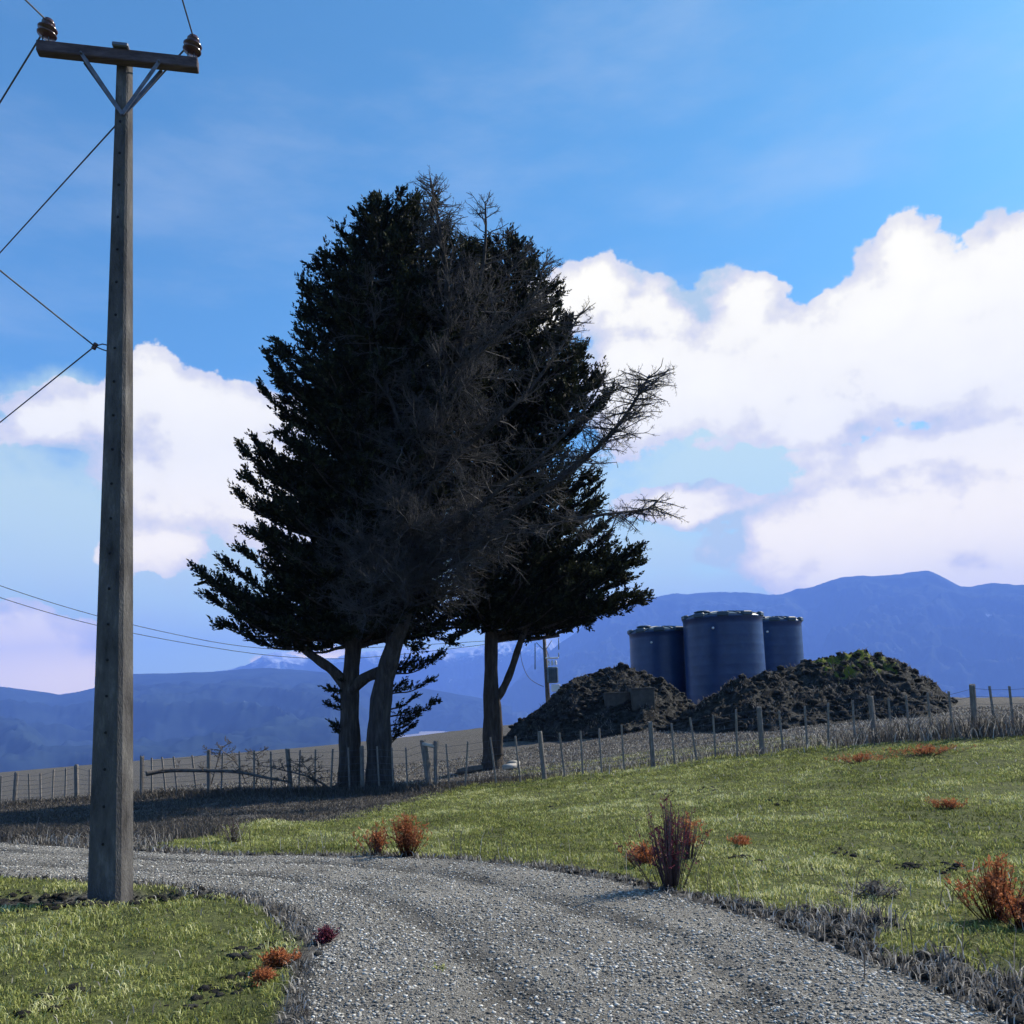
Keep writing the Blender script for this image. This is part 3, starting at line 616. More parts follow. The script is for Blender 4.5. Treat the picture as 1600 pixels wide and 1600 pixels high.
# epicormic sprays low on the trunk
for (tx, ty) in [(503,1075),(500,1100),(508,1130),(515,1140),(520,1060),(512,1090)]:
    bough(fo, bb, at(545, ty+10, 23.4), at(tx, ty, 23.3+random.uniform(-.5,.5)), rbase=.02, dens=2.2, flen=.26)
for (tx, ty) in [(655,1030),(690,1030),(700,1020),(685,1060),(660,1085),(668,1110),(650,1120),(640,1060),(690,1095),(630,1140),(655,1130)]:
    bough(fo, bb, at(605, ty+25, 23.6), at(tx, ty, 23.6+random.uniform(-.5,.7)), rbase=.02, dens=1.7, flen=.26, uplift=.3)
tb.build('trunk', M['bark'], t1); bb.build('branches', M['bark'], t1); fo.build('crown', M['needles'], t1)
# --- tree 3 : evergreen, right
p3 = ground_px(768, 1205); t3 = thing('evergreen_tree', (p3.x, 26, Ts(p3.x, 26)), 'dark evergreen conifer at right with a bare straight lower trunk near the earth heap', 'tree')
tb = MB()
trunk_tube(tb, px_path([(768,1225,26),(770,1190,26),(768,1130,26),(767,1060,26),(768,960,26),(775,800,26),(785,600,26),(795,430,26)]), .34, .05, 14, .45)
trunk_tube(tb, px_path([(772,1098,26),(786,1078,25.9),(800,1045,25.8),(812,1005,25.7),(826,970,25.6),(838,930,25.6)]), .13, .07, 8)
trunk_tube(tb, px_path([(779,1180,25.85),(780,1130,25.8),(776,1090,25.85)]), .13, .1, 8)
fo = Fol(); bb = MB()
env3 = [(372,715,805),(410,690,852),(465,680,892),(510,690,912),(545,680,930),(585,670,950),(625,670,956),(665,670,930),(700,700,925),(780,700,948),(830,705,955),(865,700,1003),(900,700,985),(940,710,1005),(962,720,930)]
evergreen(fo, bb, [(795,415),(785,600),(775,800),(768,960)], env3, 26, 34, 11)
for (tx, ty, sx_, sy_, Yt) in [(1003,862,800,900,26),(1000,880,800,910,25.6),(1008,940,800,950,26),(1000,930,810,940,25.5),(960,955,800,950,25.6),(985,905,800,930,26.4),(955,620,800,720,26),(935,585,800,700,25.8),(915,548,800,640,26),(900,975,830,950,25.8),(850,975,800,955,25.4),(920,985,880,935,25.6),(890,960,800,940,25.2),(800,985,770,955,25),(730,985,765,950,25),(705,1000,765,960,25.4),(690,970,765,930,25),(815,1000,800,970,25.8),(830,1005,826,985,25.7),(755,990,768,960,24.8),(955,840,800,900,26),(700,950,765,930,24.6),(680,930,765,910,25),(720,975,768,950,26.5),(745,960,768,930,24.4),(790,965,775,930,24.6),(850,955,800,920,24.6),(880,965,810,930,25),(930,960,820,930,25.2),(660,985,760,960,26.2)]:
    bough(fo, bb, at(sx_, sy_, 26), at(tx, ty, Yt), rbase=.05, uplift=.3, dens=1.3)
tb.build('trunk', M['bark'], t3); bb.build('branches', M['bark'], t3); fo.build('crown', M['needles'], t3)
# --- tree 2 : bare larch in the middle
p2 = ground_px(594, 1238); t2 = thing('larch_tree', (p2.x, 22.9, Ts(p2.x, 22.9)), 'leafless larch with fine grey twigs and a leaning trunk between the two evergreens', 'tree')
tb = MB()
trunkL = trunk_tube(tb, px_path([(594,1262,22.9),(593,1200,22.9),(592,1130,22.9),(598,1070,22.9),(615,1010,22.7),(640,930,22.5),(655,850,22.3),(678,720,22.2),(694,600,22.2),(702,480,22.2),(692,380,22.2),(672,278,22.2)]), .36, .02, 14, .3)
trunk_tube(tb, px_path([(602,1080,22.95),(610,1040,23.1),(612,1000,23.2),(605,940,23.3)]), .18, .12, 10)
lead2 = trunk_tube(tb, px_path([(696,620,22.2),(722,540,22.3),(752,440,22.4),(760,370,22.4),(758,315,22.4)]), .09, .015, 8)
limbR = trunk_tube(tb, px_path([(655,880,22.3),(700,845,22.0),(770,815,21.8),(860,760,21.7),(930,705,21.6),(975,655,21.6),(1005,605,21.6),(1015,585,21.6)]), .13, .012, 8)
limb2 = trunk_tube(tb, px_path([(690,640,22.2),(740,560,21.8),(800,500,21.6),(840,460,21.6),(850,410,21.6)]), .08, .012, 8)
limb3 = trunk_tube(tb, px_path([(676,740,22.2),(740,690,21.7),(820,620,21.5),(880,540,21.5),(905,490,21.5)]), .08, .012, 8)
limb4 = trunk_tube(tb, px_path([(668,790,22.2),(640,700,21.8),(600,600,21.6),(585,500,21.6),(570,430,21.7)]), .07, .012, 8)
limb5 = trunk_tube(tb, px_path([(660,860,22.3),(740,850,21.5),(860,820,21.4),(960,800,21.4),(1010,800,21.4),(1038,772,21.4)]), .08, .008, 8)
limb6 = trunk_tube(tb, px_path([(650,900,22.3),(700,860,21.6),(760,840,21.4),(790,870,21.4)]), .06, .008, 6)
limb7 = trunk_tube(tb, px_path([(700,845,22.0),(760,780,21.3),(840,720,21.0),(910,650,20.9),(945,590,20.9)]), .07, .012, 8)
limb8 = trunk_tube(tb, px_path([(694,600,22.2),(740,500,23),(790,430,23.2),(820,400,23.2)]), .06, .01, 8)
tb.build('trunk', M['larchbark'], t2)
# twigs as triangular prisms, vectorised
SEG = []
def grow(p, d, L, r_, lvl, curl):
    nseg = 3 if lvl < 2 else 2; pts = [p.copy()]; dd_ = d.normalized()
    for i in range(nseg):
        dd_ = (dd_ + Vector((random.gauss(0,.16), random.gauss(0,.16), curl+random.gauss(0,.12)))).normalized()
        q_ = pts[-1]+dd_*(L/nseg); SEG.append((pts[-1], q_, r_*(1-i/nseg*.6), r_*(1-(i+1)/nseg*.6))); pts.append(q_)
    if lvl >= 3: return
    kk = int({0: 11, 1: 8, 2: 4}[lvl]*max(.5, min(1.6, L/({0:1.6, 1:.6, 2:.3}[lvl]))))
    for i in range(kk):
        t = random.uniform(.15, 1); j = min(nseg-1, int(t*nseg)); q_ = pts[j].lerp(pts[j+1], t*nseg-j)
        base_d = (pts[j+1]-pts[j]).normalized(); o_ = Vector((random.gauss(0,1), random.gauss(0,1), random.gauss(0,.8)))
        nd = base_d*.75+o_.normalized()*.8
        grow(q_, nd, L*random.uniform(.28,.5)*(1.1-t*.5), max(r_*.36, .0038), lvl+1, -.12 if lvl > 0 and random.random() < .55 else curl+.08)
def along(path, n_, t0, t1, L0, L1, upb=.1, curl=.02, azr=None):
    for i in range(n_):
        t = t0+(t1-t0)*(i+random.random())/n_; k_ = t*(len(path)-1); j = min(len(path)-2, int(k_)); p = path[j].lerp(path[j+1], k_-j)
        a_ = random.uniform(0, 6.283) if azr is None else random.uniform(*azr)
        d = Vector((math.cos(a_), math.sin(a_), random.uniform(-.25,.3)+upb)); L = L0+(L1-L0)*(i/n_)
        grow(p, d, L*random.uniform(.7,1.15), .012+.009*L, 0, curl)
along(trunkL, 290, .42, .97, 2.9, .5, .15, .03)
along(trunkL, 22, .86, .99, .9, .45, .3, .12)
along(lead2, 44, .2, .98, 1.7, .4, .3, .08)
along(limbR, 90, .15, .9, 1.5, .8, -.05, -.03)
along(limbR, 60, .5, .94, 1.1, .75, .3, .02)
along(limb2, 64, .15, .97, 1.6, .5, .2, .05)
along(limb3, 70, .15, .97, 1.6, .5, .15, .03)
along(limb4, 64, .15, .97, 1.7, .6, .1, .02)
along(limb5, 85, .1, .88, 1.4, .8, -.1, -.05)
along(limb7, 60, .15, .97, 1.4, .5, .1, .03)
along(limb8, 40, .2, .98, 1.3, .5, .25, .05)
along(limb6, 12, .2, .97, 1.2, .5, -.4, -.1)
A1 = np.array([s_[0][:] for s_ in SEG]); B1 = np.array([s_[1][:] for s_ in SEG]); ra = np.array([s_[2] for s_ in SEG]); rb = np.array([s_[3] for s_ in SEG])
D = B1-A1; D /= np.linalg.norm(D, axis=1)[:,None]+1e-9; U = np.cross(D, [.31,.95,.1]); U /= np.linalg.norm(U, axis=1)[:,None]+1e-9; Wv = np.cross(D, U)
V = np.zeros((len(A1), 6, 3))
for k_ in range(3):
    c, s2 = math.cos(2.0944*k_), math.sin(2.0944*k_); o_ = U*c+Wv*s2
    V[:,k_] = A1+o_*ra[:,None]; V[:,3+k_] = B1+o_*rb[:,None]
b_ = np.arange(len(A1))*6
F4 = np.concatenate([np.c_[b_+k_, b_+(k_+1)%3, b_+3+(k_+1)%3, b_+3+k_] for k_ in range(3)])
npmesh('twigs', V.reshape(-1,3), None, F4, M['twig'], t2)
print('twig segs', len(SEG))
# ------------------------------------------------------------------ earth mounds
def mound(label, prof, Yr, slope_f, slope_b, moss_pts=(), amp=.5, name='earth_mound', seed=50):
    xs = np.array([at(p, q_, Yr).x for p, q_ in prof]); zs = np.array([at(p, q_, Yr).z for p, q_ in prof])
    gx = np.arange(xs[0]-1.2, xs[-1]+1.2, .055); gy = np.arange(Yr-5.2, Yr+4, .055)
    Xg, Yg = np.meshgrid(gx, gy, indexing='ij'); g0 = T(Xg.ravel(), Yg.ravel()).reshape(Xg.shape)
    yr = Yr + (fbm(Xg*.3, Yg*0, 2, seed)-.5)*1.0
    ridge = np.interp(Xg, np.r_[xs[0]-1.2, xs, xs[-1]+1.2], np.r_[zs[0]-.8, zs, zs[-1]-.8])
    gr_ = T(gx, np.full(len(gx), Yr))[:,None]
    dy = Yg-yr; Hh = ridge - g0 - np.where(dy < 0, -dy*slope_f, dy*slope_b)
    Hh = np.where(np.abs(dy) < .6, np.minimum(Hh, ridge-g0-.12*np.abs(dy)**1.0*0-(dy**2)*.3), Hh)
    big = fbm(Xg*.9, Yg*.9, 3, seed+1)-.5
    n1 = 1-np.abs(2*fbm(Xg*1.5, Yg*1.5, 3, seed+2)-1)*2; n2 = fbm(Xg*4.5, Yg*4.5, 3, seed+3)-.5
    env = sst(-.1, .5, Hh)
    Hh = Hh + env*(big*amp + (n1-.5)*.28*amp + n2*.34)
    Zg = g0 + np.maximum(Hh, -.3)
    moss = np.zeros_like(Xg)
    for (mx, my, ms) in moss_pts:
        c = at(mx, my, Yr-.3); moss = np.maximum(moss, np.exp(-((Xg-c.x)**2/ms**2+(Yg-c.y)**2/1.2)))
    moss = sst(.45, .75, moss*.8+(fbm(Xg*6, Yg*6, 4, seed+9)-.5)*1.3)
    ni, nj = Xg.shape; idx = np.arange(ni*nj).reshape(ni, nj); F4_ = np.stack([idx[:-1,:-1], idx[1:,:-1], idx[1:,1:], idx[:-1,1:]], -1).reshape(-1,4)
    hm = (Hh > -.25); fk = hm.ravel()[F4_].any(1); F4_ = F4_[fk]
    # clods
    nc = 5200; ii = rng.integers(0, ni, nc); jj = rng.integers(0, nj, nc); ok = Hh[ii, jj] > .05; ii, jj = ii[ok], jj[ok]
    cv, cf, ct = lumps('', Xg[ii,jj], Yg[ii,jj], Zg[ii,jj]+.01, .025+.12*rng.random(len(ii))**4, None, .75, raw=True)
    V_ = np.r_[np.stack([Xg, Yg, Zg], -1).reshape(-1,3), cv]; ms_ = np.r_[moss.ravel(), np.zeros(len(cv))]
    o = npmesh(name, V_, cf+ni*nj, F4_, M['soil'], None, {'moss': ms_}); tag(o, label, 'earth heap')
    # tufts of dead grass on it
    nt_ = 16000; ii = rng.integers(0, ni, nt_); jj = rng.integers(0, nj, nt_); ok = (Hh[ii,jj] > .05) & (fbm(Xg[ii,jj]*1.5, Yg[ii,jj]*1.5, 3, seed+5) > .52); ii, jj = ii[ok], jj[ok]
    t_ = blades('dead_tufts', Xg[ii,jj], Yg[ii,jj], Zg[ii,jj], .06+.16*rng.random(len(ii)), np.full(len(ii), .022), .5+.8*rng.random(len(ii)), M['drygrass'], rng.random(len(ii))*.75, o)
    MS.append((gx, gy, Zg)); return o
def hit(px, py, y0=25., y1=40.):
    Yq = y0
    while Yq < y1:
        p = at(px, py, Yq)
        for gx, gy, Zg in MS:
            i = int((p.x-gx[0])/.055); j = int((p.y-gy[0])/.055)
            if 0 <= i < len(gx) and 0 <= j < len(gy) and Zg[i, j] > p.z and Zg[i,j] > Ts(p.x,p.y)-.05: return Yq
        Yq += .05
    return y1
MS = []
mound('dark lumpy earth heap sloping up from the tree to the leftmost tank', [(795,1145),(830,1112),(880,1073),(930,1048),(985,1040),(1030,1060),(1060,1090)], 33.5, .62, .8, amp=.45)
mound('large clodded earth heap with mossy top hiding the tank bases at right', [(1035,1135),(1075,1105),(1110,1082),(1155,1055),(1200,1048),(1290,1034),(1345,1020),(1385,1022),(1425,1050),(1470,1082),(1515,1108)], 29, .52, .75, moss_pts=[(1315,1045,.6),(1345,1030,.6),(1300,1050,.5),(1385,1075,.3)], amp=.5, seed=90)
# ------------------------------------------------------------------ tanks
def tank(px, pyt, pyb, Yc, dia, label):
    c = at(px, pyb, Yc); tp_ = at(px, pyt, Yc); H_ = tp_.z-c.z; zb = c.z; r_ = dia/2
    root = thing('water_tank', (c.x, c.y, zb), label, 'water tank', 'water tanks behind the earth heap')
    hs = H_*.93
    q = MB(); prof = [(r_*.98,-.6),(r_*1.0,0),(r_*1.0,.1)]
    for i in range(1, 9): 
        z = hs*i/9; prof += [(r_*(1-.02*i/9), z-.03),(r_*(1.0015-.02*i/9), z),(r_*(1-.02*i/9), z+.03)]
    prof += [(r_*.985, hs-.12),(r_*1.0, hs-.10),(r_*1.0, hs-.02),(r_*.96, hs)]
    q.lathe(prof, 64, c=(c.x, c.y, zb)); q.build('body', M['tank'], root)
    q = MB(); lp = [(r_*.965, hs-.01),(r_*.93, hs+.05),(r_*.7, hs+.14),(r_*.4, hs+.20),(r_*.12, hs+.225),(.02, hs+.23)]
    q.lathe(lp, 48, c=(c.x, c.y, zb), cap=True); lid = q.build('lid', M['tanklid'], root)
    for k_ in range(16):
        a_ = 6.283*k_/16+.2; q = MB(); pp = [Vector((c.x+math.cos(a_)*rr_, c.y+math.sin(a_)*rr_, zb+z)) for rr_, z in [(r_*.96,hs+.045),(r_*.7,hs+.16),(r_*.4,hs+.22),(r_*.15,hs+.24)]]
        q.tube(pp, .035, 5); q.build('rib', M['tanklid'], lid)
    for k_ in range(10):
        a_ = 6.283*k_/10+.1; q = MB(); mm = Matrix.Rotation(a_, 3, 'Z'); q.box((c.x+math.cos(a_)*r_*.97, c.y+math.sin(a_)*r_*.97, zb+hs+.03), (.2,.5,.2), mm, .04); q.build('lifting_lug', M['tanklid'], root)
    q = MB(); q.lathe([(.30,0),(.30,.12),(.34,.12),(.34,.16),(.2,.2),(.02,.21)], 24, c=(c.x-r_*.55, c.y-r_*.2, zb+hs+.1)); q.build('manhole_cover', M['tanklid'], root)
    q = MB(); q.lathe([(.05,0),(.05,.07)], 12, c=(c.x-r_*.45, c.y-r_*.86, zb+hs-.55), m=Matrix.Rotation(R(90),3,'X')); q.build('overflow_outlet', M['white'], root)
    return root
tank(1038, 979, 1100, 40, 2.95, 'leftmost dark blue water tank, the one beside the dark earth slope')
tank(1136, 955, 1100, 37.5, 3.42, 'middle and largest looking dark blue water tank, nearest of the three')
tank(1214, 963, 1090, 42, 2.75, 'rightmost dark blue water tank, half hidden behind the middle one')
def trough(x0, x1, y0, y1, Y_, label):
    a_ = at(x0, y1, Y_); b2 = at(x1, y0, Y_); w_ = b2.x-a_.x; h_ = b2.z-a_.z; t = .08; d_ = .9
    root = thing('concrete_trough', ((a_.x+b2.x)/2, Y_, a_.z), label, 'trough', 'concrete troughs in front of the tanks')
    q = MB(); cx_ = (a_.x+b2.x)/2; cz = a_.z-.1+ (h_+.1)/2
    q.box((cx_, Y_, cz), (w_, t, h_+.1), None, .015); q.build('long_wall', M['trough'], root); q = MB(); q.box((cx_, Y_+d_, cz), (w_, t, h_+.1), None, .015); q.build('long_wall', M['trough'], root)
    q = MB(); q.box((a_.x+t/2, Y_+d_/2, cz-.004), (t, d_-t-.004, h_+.08), None, .01); q.build('end_wall', M['trough'], root); q = MB(); q.box((b2.x-t/2, Y_+d_/2, cz-.004), (t, d_-t-.004, h_+.08), None, .01); q.build('end_wall', M['trough'], root)
    q = MB(); q.box((cx_, Y_+d_/2, a_.z-.02), (w_-2*t, d_-t-.01, .08)); q.build('floor_slab', M['trough'], root)
    q = MB(); q.box((cx_, Y_-.03, b2.z-.02), (w_+.06, .10, .05), None, .01); q.build('rim', M['trough'], root)
trough(946, 984, 1081, 1108, hit(965,1104), 'low grey concrete trough against the dark earth slope, left of the pair')
trough(988, 1022, 1074, 1106, hit(1005,1102), 'taller grey concrete trough below the leftmost tank, right of the pair')
# ------------------------------------------------------------------ distant transformer pole
YT = 50; bt = at(857, 1092, YT); tt_ = at(850, 994, YT)
tp_ = thing('transformer_pole', (bt.x, YT, bt.z-.6), 'distant power pole carrying a transformer beyond the dark earth slope', 'power pole')
q = MB(); q.tube([Vector((bt.x, YT, bt.z-1.2)), tt_], [.15,.10], 10); q.build('shaft', M['deadwood'], tp_)
ca_ = at(815, 1003, YT); cb = at(874, 994, YT-.3); q = MB(); dv = (cb-ca_); mm = Matrix((dv.normalized(), dv.normalized().cross(Vector((0,0,1))).normalized()*-1, Vector((0,0,1)))).transposed(); q.box((ca_+cb)/2-Vector((0,.16,0)), (dv.length,.12,.12), mm, .01); q.build('crossarm', M['arm'], tp_)
for px_ in (818, 862, 872):
    p = at(px_, 1000-.15*(px_-815), YT-.15); p = Vector((p.x, p.y, ca_.z+(cb.z-ca_.z)*((px_-815)/59)+.05)); q = MB(); q.lathe([(.03,0),(.09,.03),(.05,.1),(.08,.13),(.04,.2),(.02,.24)], 10, c=p); q.build('insulator', M['porcelain'], tp_)
for px_, y0_, y1_ in ((836,1005,1046),(873,997,1015),(873,1020,1027)):
    q = MB(); q.tube([at(px_, y0_, YT-.2), at(px_, y1_, YT-.2)], .03, 6); q.build('dropper_rod', M['steelpaint'], tp_)
for a2, b2 in (((862,1001),(853,1015)),((838,1004),(849,1015)),((852,1010),(858,1027))):
    q = MB(); q.tube([at(*a2, YT-.15), at(*b2, YT-.15)], .022, 6); q.build('brace', M['galv'], tp_)
c = at(864, 1068, YT-.3); q = MB(); q.box((c.x, c.y, at(864,1055,YT).z), (.62,.5,(at(864,1041,YT).z-at(864,1066,YT).z)), None, .05)
for k_ in range(5): q.box((c.x-.24+k_*.12, c.y-.29, at(864,1055,YT).z), (.03,.10,.75))
trf = q.build('transformer', M['steelpaint'], tp_)
for k_ in range(3):
    q = MB(); q.lathe([(.05,0),(.09,.03),(.05,.06),(.09,.1),(.05,.13),(.08,.17),(.03,.3)], 10, c=(c.x-.2+k_*.2, c.y, at(864,1040,YT).z)); q.build('bushing', M['white'], trf)
q = MB(); q.box((c.x+.0, c.y, at(864,1028.5,YT).z), (.75,.5,.08), None, .02); q.build('top_rail', M['white'], tp_)
q = MB(); q.box((at(868,1075,YT).x, c.y, at(868,1075,YT).z), (.5,.3,.42), None, .02); q.build('meter_cabinet', M['white'], tp_)
q = MB(); cp = [(812,1010),(815,1035),(824,1058),(838,1068),(850,1073)]; q.tube(smoothpath([at(a_, b_, YT-.1) for a_, b_ in cp]), .018, 5); q.build('slack_cable', M['wire'], tp_)
for (pp, lb) in (([(-700,560,26),(-300,800,31),(0,918,35),(200,977,39.5),(420,1020,44),(620,1010,47),(818,998,49.9)], 'upper of two thin wires sloping behind the near pole to the distant pole'),
                 ([(-700,585,26),(-300,822,31),(0,937,35),(200,991,39.5),(480,1035,44.5),(660,1020,47.5),(862,993,49.9)], 'lower of two thin wires sloping behind the near pole to the distant pole')):
    wirething(smoothpath([at(*p) for p in pp], 3), .016, lb)
# ------------------------------------------------------------------ fallen branch, brush, logs
def brush(paths, label, name, cat, ntw=30, mat='deadwood', L=.8):
    global SEG
    o_ = paths[0][0]; root = thing(name, at(*o_), label, cat)
    q = MB(); 
    SEG = []
    for pth, r_ in zip(paths, [p[-1] if isinstance(p[-1], float) else .05 for p in paths]):
        pts = [at(*t) for t in pth if not isinstance(t, float)]; sp_ = smoothpath(pts, 2); q.tube(sp_, [r_*(1-.7*i/len(sp_)) for i in range(len(sp_))], 8)
        along(sp_, ntw, .15, 1, L, L*.6, .2, .02)
    q.build('bough', M[mat], root)
    q = MB()
    for a_, b2, r1_, r2_ in SEG: q.tube([a_, b2], [r1_*.7+.002, r2_*.7+.002], 3, cap=False)
    q.build('twigs', M[mat], root)
brush([[(228,1209,23),(262,1203,23.3),(320,1204,23.4),(370,1205,23.4),(420,1216,23.2),(455,1222,23), .07]], 'long dark fallen bough resting along the fence wires at left', 'fallen_branch', 'branch', 12, L=.5)
brush([[(330,1225,24.8),(340,1190,24.8),(345,1168,24.8),(362,1160,24.8), .02],[(385,1225,24.6),(370,1190,24.6),(350,1175,24.6), .02],[(400,1225,24.4),(405,1190,24.4),(400,1178,24.4), .02]], 'tangle of dark bare brushwood behind the fence left of the trees', 'brushwood', 'brush', 12, L=.6)
brush([[(520,1235,23),(490,1215,22.9),(450,1205,23),(425,1200,23), .03],[(500,1232,22.8),(480,1200,22.9),(470,1190,23), .02]], 'low brushwood heap against the left side of the twin trunks', 'brushwood', 'brush', 14, L=.6)
for (a_, b2, r_, lb) in (((716,1200,25.2),(752,1183,25.6),.10,'dark log lying left of the right hand trunk'),((786,1192,24.8),(806,1180,24.9),.09,'lower pale cut log right of the right hand trunk')):
    q = MB(); p, s2 = at(*a_), at(*b2); p.z = Gs(p.x, p.y)+r_; s2.z = Gs(s2.x, s2.y)+r_*1.1; q.tube([p, p.lerp(s2,.5)+Vector((0,0,.015)), s2], [r_, r_*.95, r_*.85], 10); o = q.build('log', M['palewood'] if 'pale' in lb else M['deadwood']); tag(o, lb, 'log')
q = MB(); p = at(800,1172,25.2); p.z = Gs(p.x,p.y)+.2
p.z -= .08
cv, cf, ct = lumps('', np.array([p.x]), np.array([p.y]), np.array([p.z]), np.array([.24]), None, .8, raw=True)
o = npmesh('boulder', cv, cf, None, M['palewood'], None, {'tint': ct}); o.data.materials[0] = M['stone']; tag(o, 'pale boulder in the grass just right of the right hand trunk', 'rock')
# ------------------------------------------------------------------ roadside weeds
def weed(px, py, H_, W_, nstem, label, leafy, mats=('rust','purple'), name='dock_plant'):
    b0 = ground_px(px, py); b0.z = Gs(b0.x, b0.y); root = thing(name, b0, label, 'weed')
    q = MB(); lx = []; ly = []; lz = []; 
    tips = []
    for i in range(nstem):
        a_ = random.uniform(0, 6.283); rr_ = W_*abs(random.gauss(0,.28)); ht = H_*random.uniform(.5,1)*(1-.25*rr_/W_)
        p = b0+Vector((math.cos(a_)*rr_*.5, math.sin(a_)*rr_*.4, -.02)); tpp = p+Vector((math.cos(a_)*rr_*1.1, math.sin(a_)*rr_*.8, ht)); mid = p.lerp(tpp,.5)+Vector((random.gauss(0,.012),)*3)
        q.tube([p, mid, tpp], [.0045,.0035,.002], 4); tips.append((p, mid, tpp))
    q.build('stems', M[mats[1]], root)
    f = Fol()
    for (p, mid, tpp) in tips:
        for k_ in range(leafy):
            t = random.uniform(.35,1); c = p.lerp(mid, t*2) if t < .5 else mid.lerp(tpp, t*2-1)
            f.finger(tuple(c), (random.gauss(0,.5), random.gauss(0,.5), random.uniform(.2,1)), random.uniform(.04,.09))
    f.build('seed_heads', M[mats[0]], root, spikes=6)
weed(1048, 1388, .80, .42, 110, 'tallest dark clump of dead dock stems at the edge of the track', 3, ('magenta','purple'))
weed(1005, 1352, .24, .30, 60, 'low rusty orange dock plant left of the tall dark clump', 8)
weed(1075, 1342, .50, .28, 40, 'rusty dock stems rising just behind the tall dark clump', 6)
weed(636, 1338, .52, .34, 95, 'upright rusty orange dock clump across the track below the trees', 8, ('rust','rust'))
weed(590, 1336, .36, .28, 60, 'smaller rusty dock clump left of the upright orange one', 6)
weed(1560, 1440, .42, .40, 60, 'rusty dock clump at the right edge of the photo', 8, ('rust','rust'))
weed(1598, 1450, .26, .26, 40, 'low orange dock clump cut by the right edge with wine red stems', 6, ('rust','magenta'))
weed(432, 1512, .10, .14, 34, 'small rusty weed at the corner of the near lawn', 8)
weed(408, 1535, .07, .10, 22, 'tiny rusty weed on the lawn nearest the track corner', 8)
weed(508, 1475, .12, .08, 20, 'small wine red weed growing in the gravel beside the lawn tip', 8, ('magenta','magenta'))
weed(1160, 1322, .09, .22, 30, 'flat rusty weed in the grass right of the tall dark clump', 8)
weed(1480, 1262, .14, .3, 30, 'single rusty weed out in the open grass field', 8)
weed(1342, 1192, .2, .8, 50, 'wide rusty weed patch under the fence, left of two', 8)
weed(1450, 1182, .2, 1.0, 60, 'wide rusty weed patch under the fence, right of two', 8)
weed(685, 1520, .05, .10, 30, 'small green tuft growing alone in the gravel track', 5, ('grass','grass'), 'grass_tuft')
weed(365, 1318, .35, .35, 40, 'thin grey weed clump at the far track edge left of the orange docks', 2, ('drygrass','purple'))
weed(1365, 1405, .12, .25, 50, 'dark low dead weed at the track edge right of the tall clump', 3, ('drygrass','purple'))
# ------------------------------------------------------------------ far hills
def hills(name, pts, D0, D1, zb, mat, rough=90, seed=5, back=2500, zoff=0):
    azs = []; els = []
    for px, py in pts:
        d = ray(px, py); azs.append(math.atan2(d.x, d.y)); els.append(d.z/math.hypot(d.x, d.y))
    na_ = int((azs[-1]-azs[0])/.0011); A_s = np.linspace(azs[0], azs[-1], na_); El = np.interp(A_s, azs, els)
    tt2 = np.r_[np.linspace(0,1,130), np.linspace(1.02,1.3,10)]
    Ag, Tg = np.meshgrid(A_s, tt2, indexing='ij'); D0_ = np.interp(Ag, *D0) if isinstance(D0, tuple) else D0; Dg = D0_+(D1-D0_)*Tg; Xg = Dg*np.sin(Ag); Yg = Dg*np.cos(Ag)
    crest = EYE + El[:,None]*D1 + (fbm(Xg/420, Yg/420, 5, seed+3)-.5)*rough*.9
    sh = np.where(Tg <= 1, Tg**1.25, 1-(Tg-1)*1.3)
    rid = 1-np.abs(2*fbm(Xg/700, Yg/700, 6, seed)-1)*2.2
    Zg = zb + (crest-zb)*sh + (rid-.6)*rough*3.0*np.sin(np.pi*np.clip(Tg,0,1))
    ni, nj = Xg.shape; idx = np.arange(ni*nj).reshape(ni, nj); F4_ = np.stack([idx[:-1,:-1], idx[:-1,1:], idx[1:,1:], idx[1:,:-1]], -1).reshape(-1,4)[:, ::-1]
    o = npmesh(name, np.stack([Xg, Yg, Zg], -1).reshape(-1,3), None, F4_, mat, None, smooth=True); tag(o, kind='structure'); return o
ZB = -245
hills('hills', [(-500,1050),(-200,1068),(0,1074),(50,1080),(92,1088),(150,1078),(205,1056),(290,1052),(370,1048),(430,1046),(500,1052),(560,1060),(620,1064),(700,1080),(760,1092),(800,1104)], ([ray(520,1100).x/ray(520,1100).y, ray(660,1100).x/ray(660,1100).y],[1700,5600]), 6500, ZB, hillmat('near_hills', 2000, 50), 60, 5)
hills('snowy_hills', [(250,1080),(330,1050),(385,1036),(410,1022),(440,1017),(475,1030),(520,1024),(600,1012),(700,1016),(780,1000),(830,985),(848,967),(880,970),(895,979),(910,968),(960,990),(1050,1010)], 9500, 12500, ZB, hillmat('snowy_range', 650, 330, patch=.06), 160, 15)
hills('mountain', [(770,1108),(830,1040),(900,985),(960,948),(1000,936),(1060,932),(1130,926),(1200,930),(1270,918),(1330,900),(1400,898),(1450,892),(1500,908),(1600,912),(1750,905),(2100,930),(2400,980)], 6000, 9000, ZB, hillmat('right_mountain', 1250, 260, base=((.025,.04,.04),(.06,.08,.065)), patch=.01), 150, 25)
# lake strip far off
q = npmesh('lake', [(-1500,9500,T(0,9500)[0]+3),(2600,9500,T(0,9500)[0]+3),(3300,15000,T(0,15000)[0]+3),(-2000,15000,T(0,15000)[0]+3)], None, [(0,1,2,3)], noisy('lake_water', [(.4,(.02,.05,.08)),(.6,(.04,.08,.11))], .001, .12, .05, .01, spec=.5)); tag(q, kind='structure')
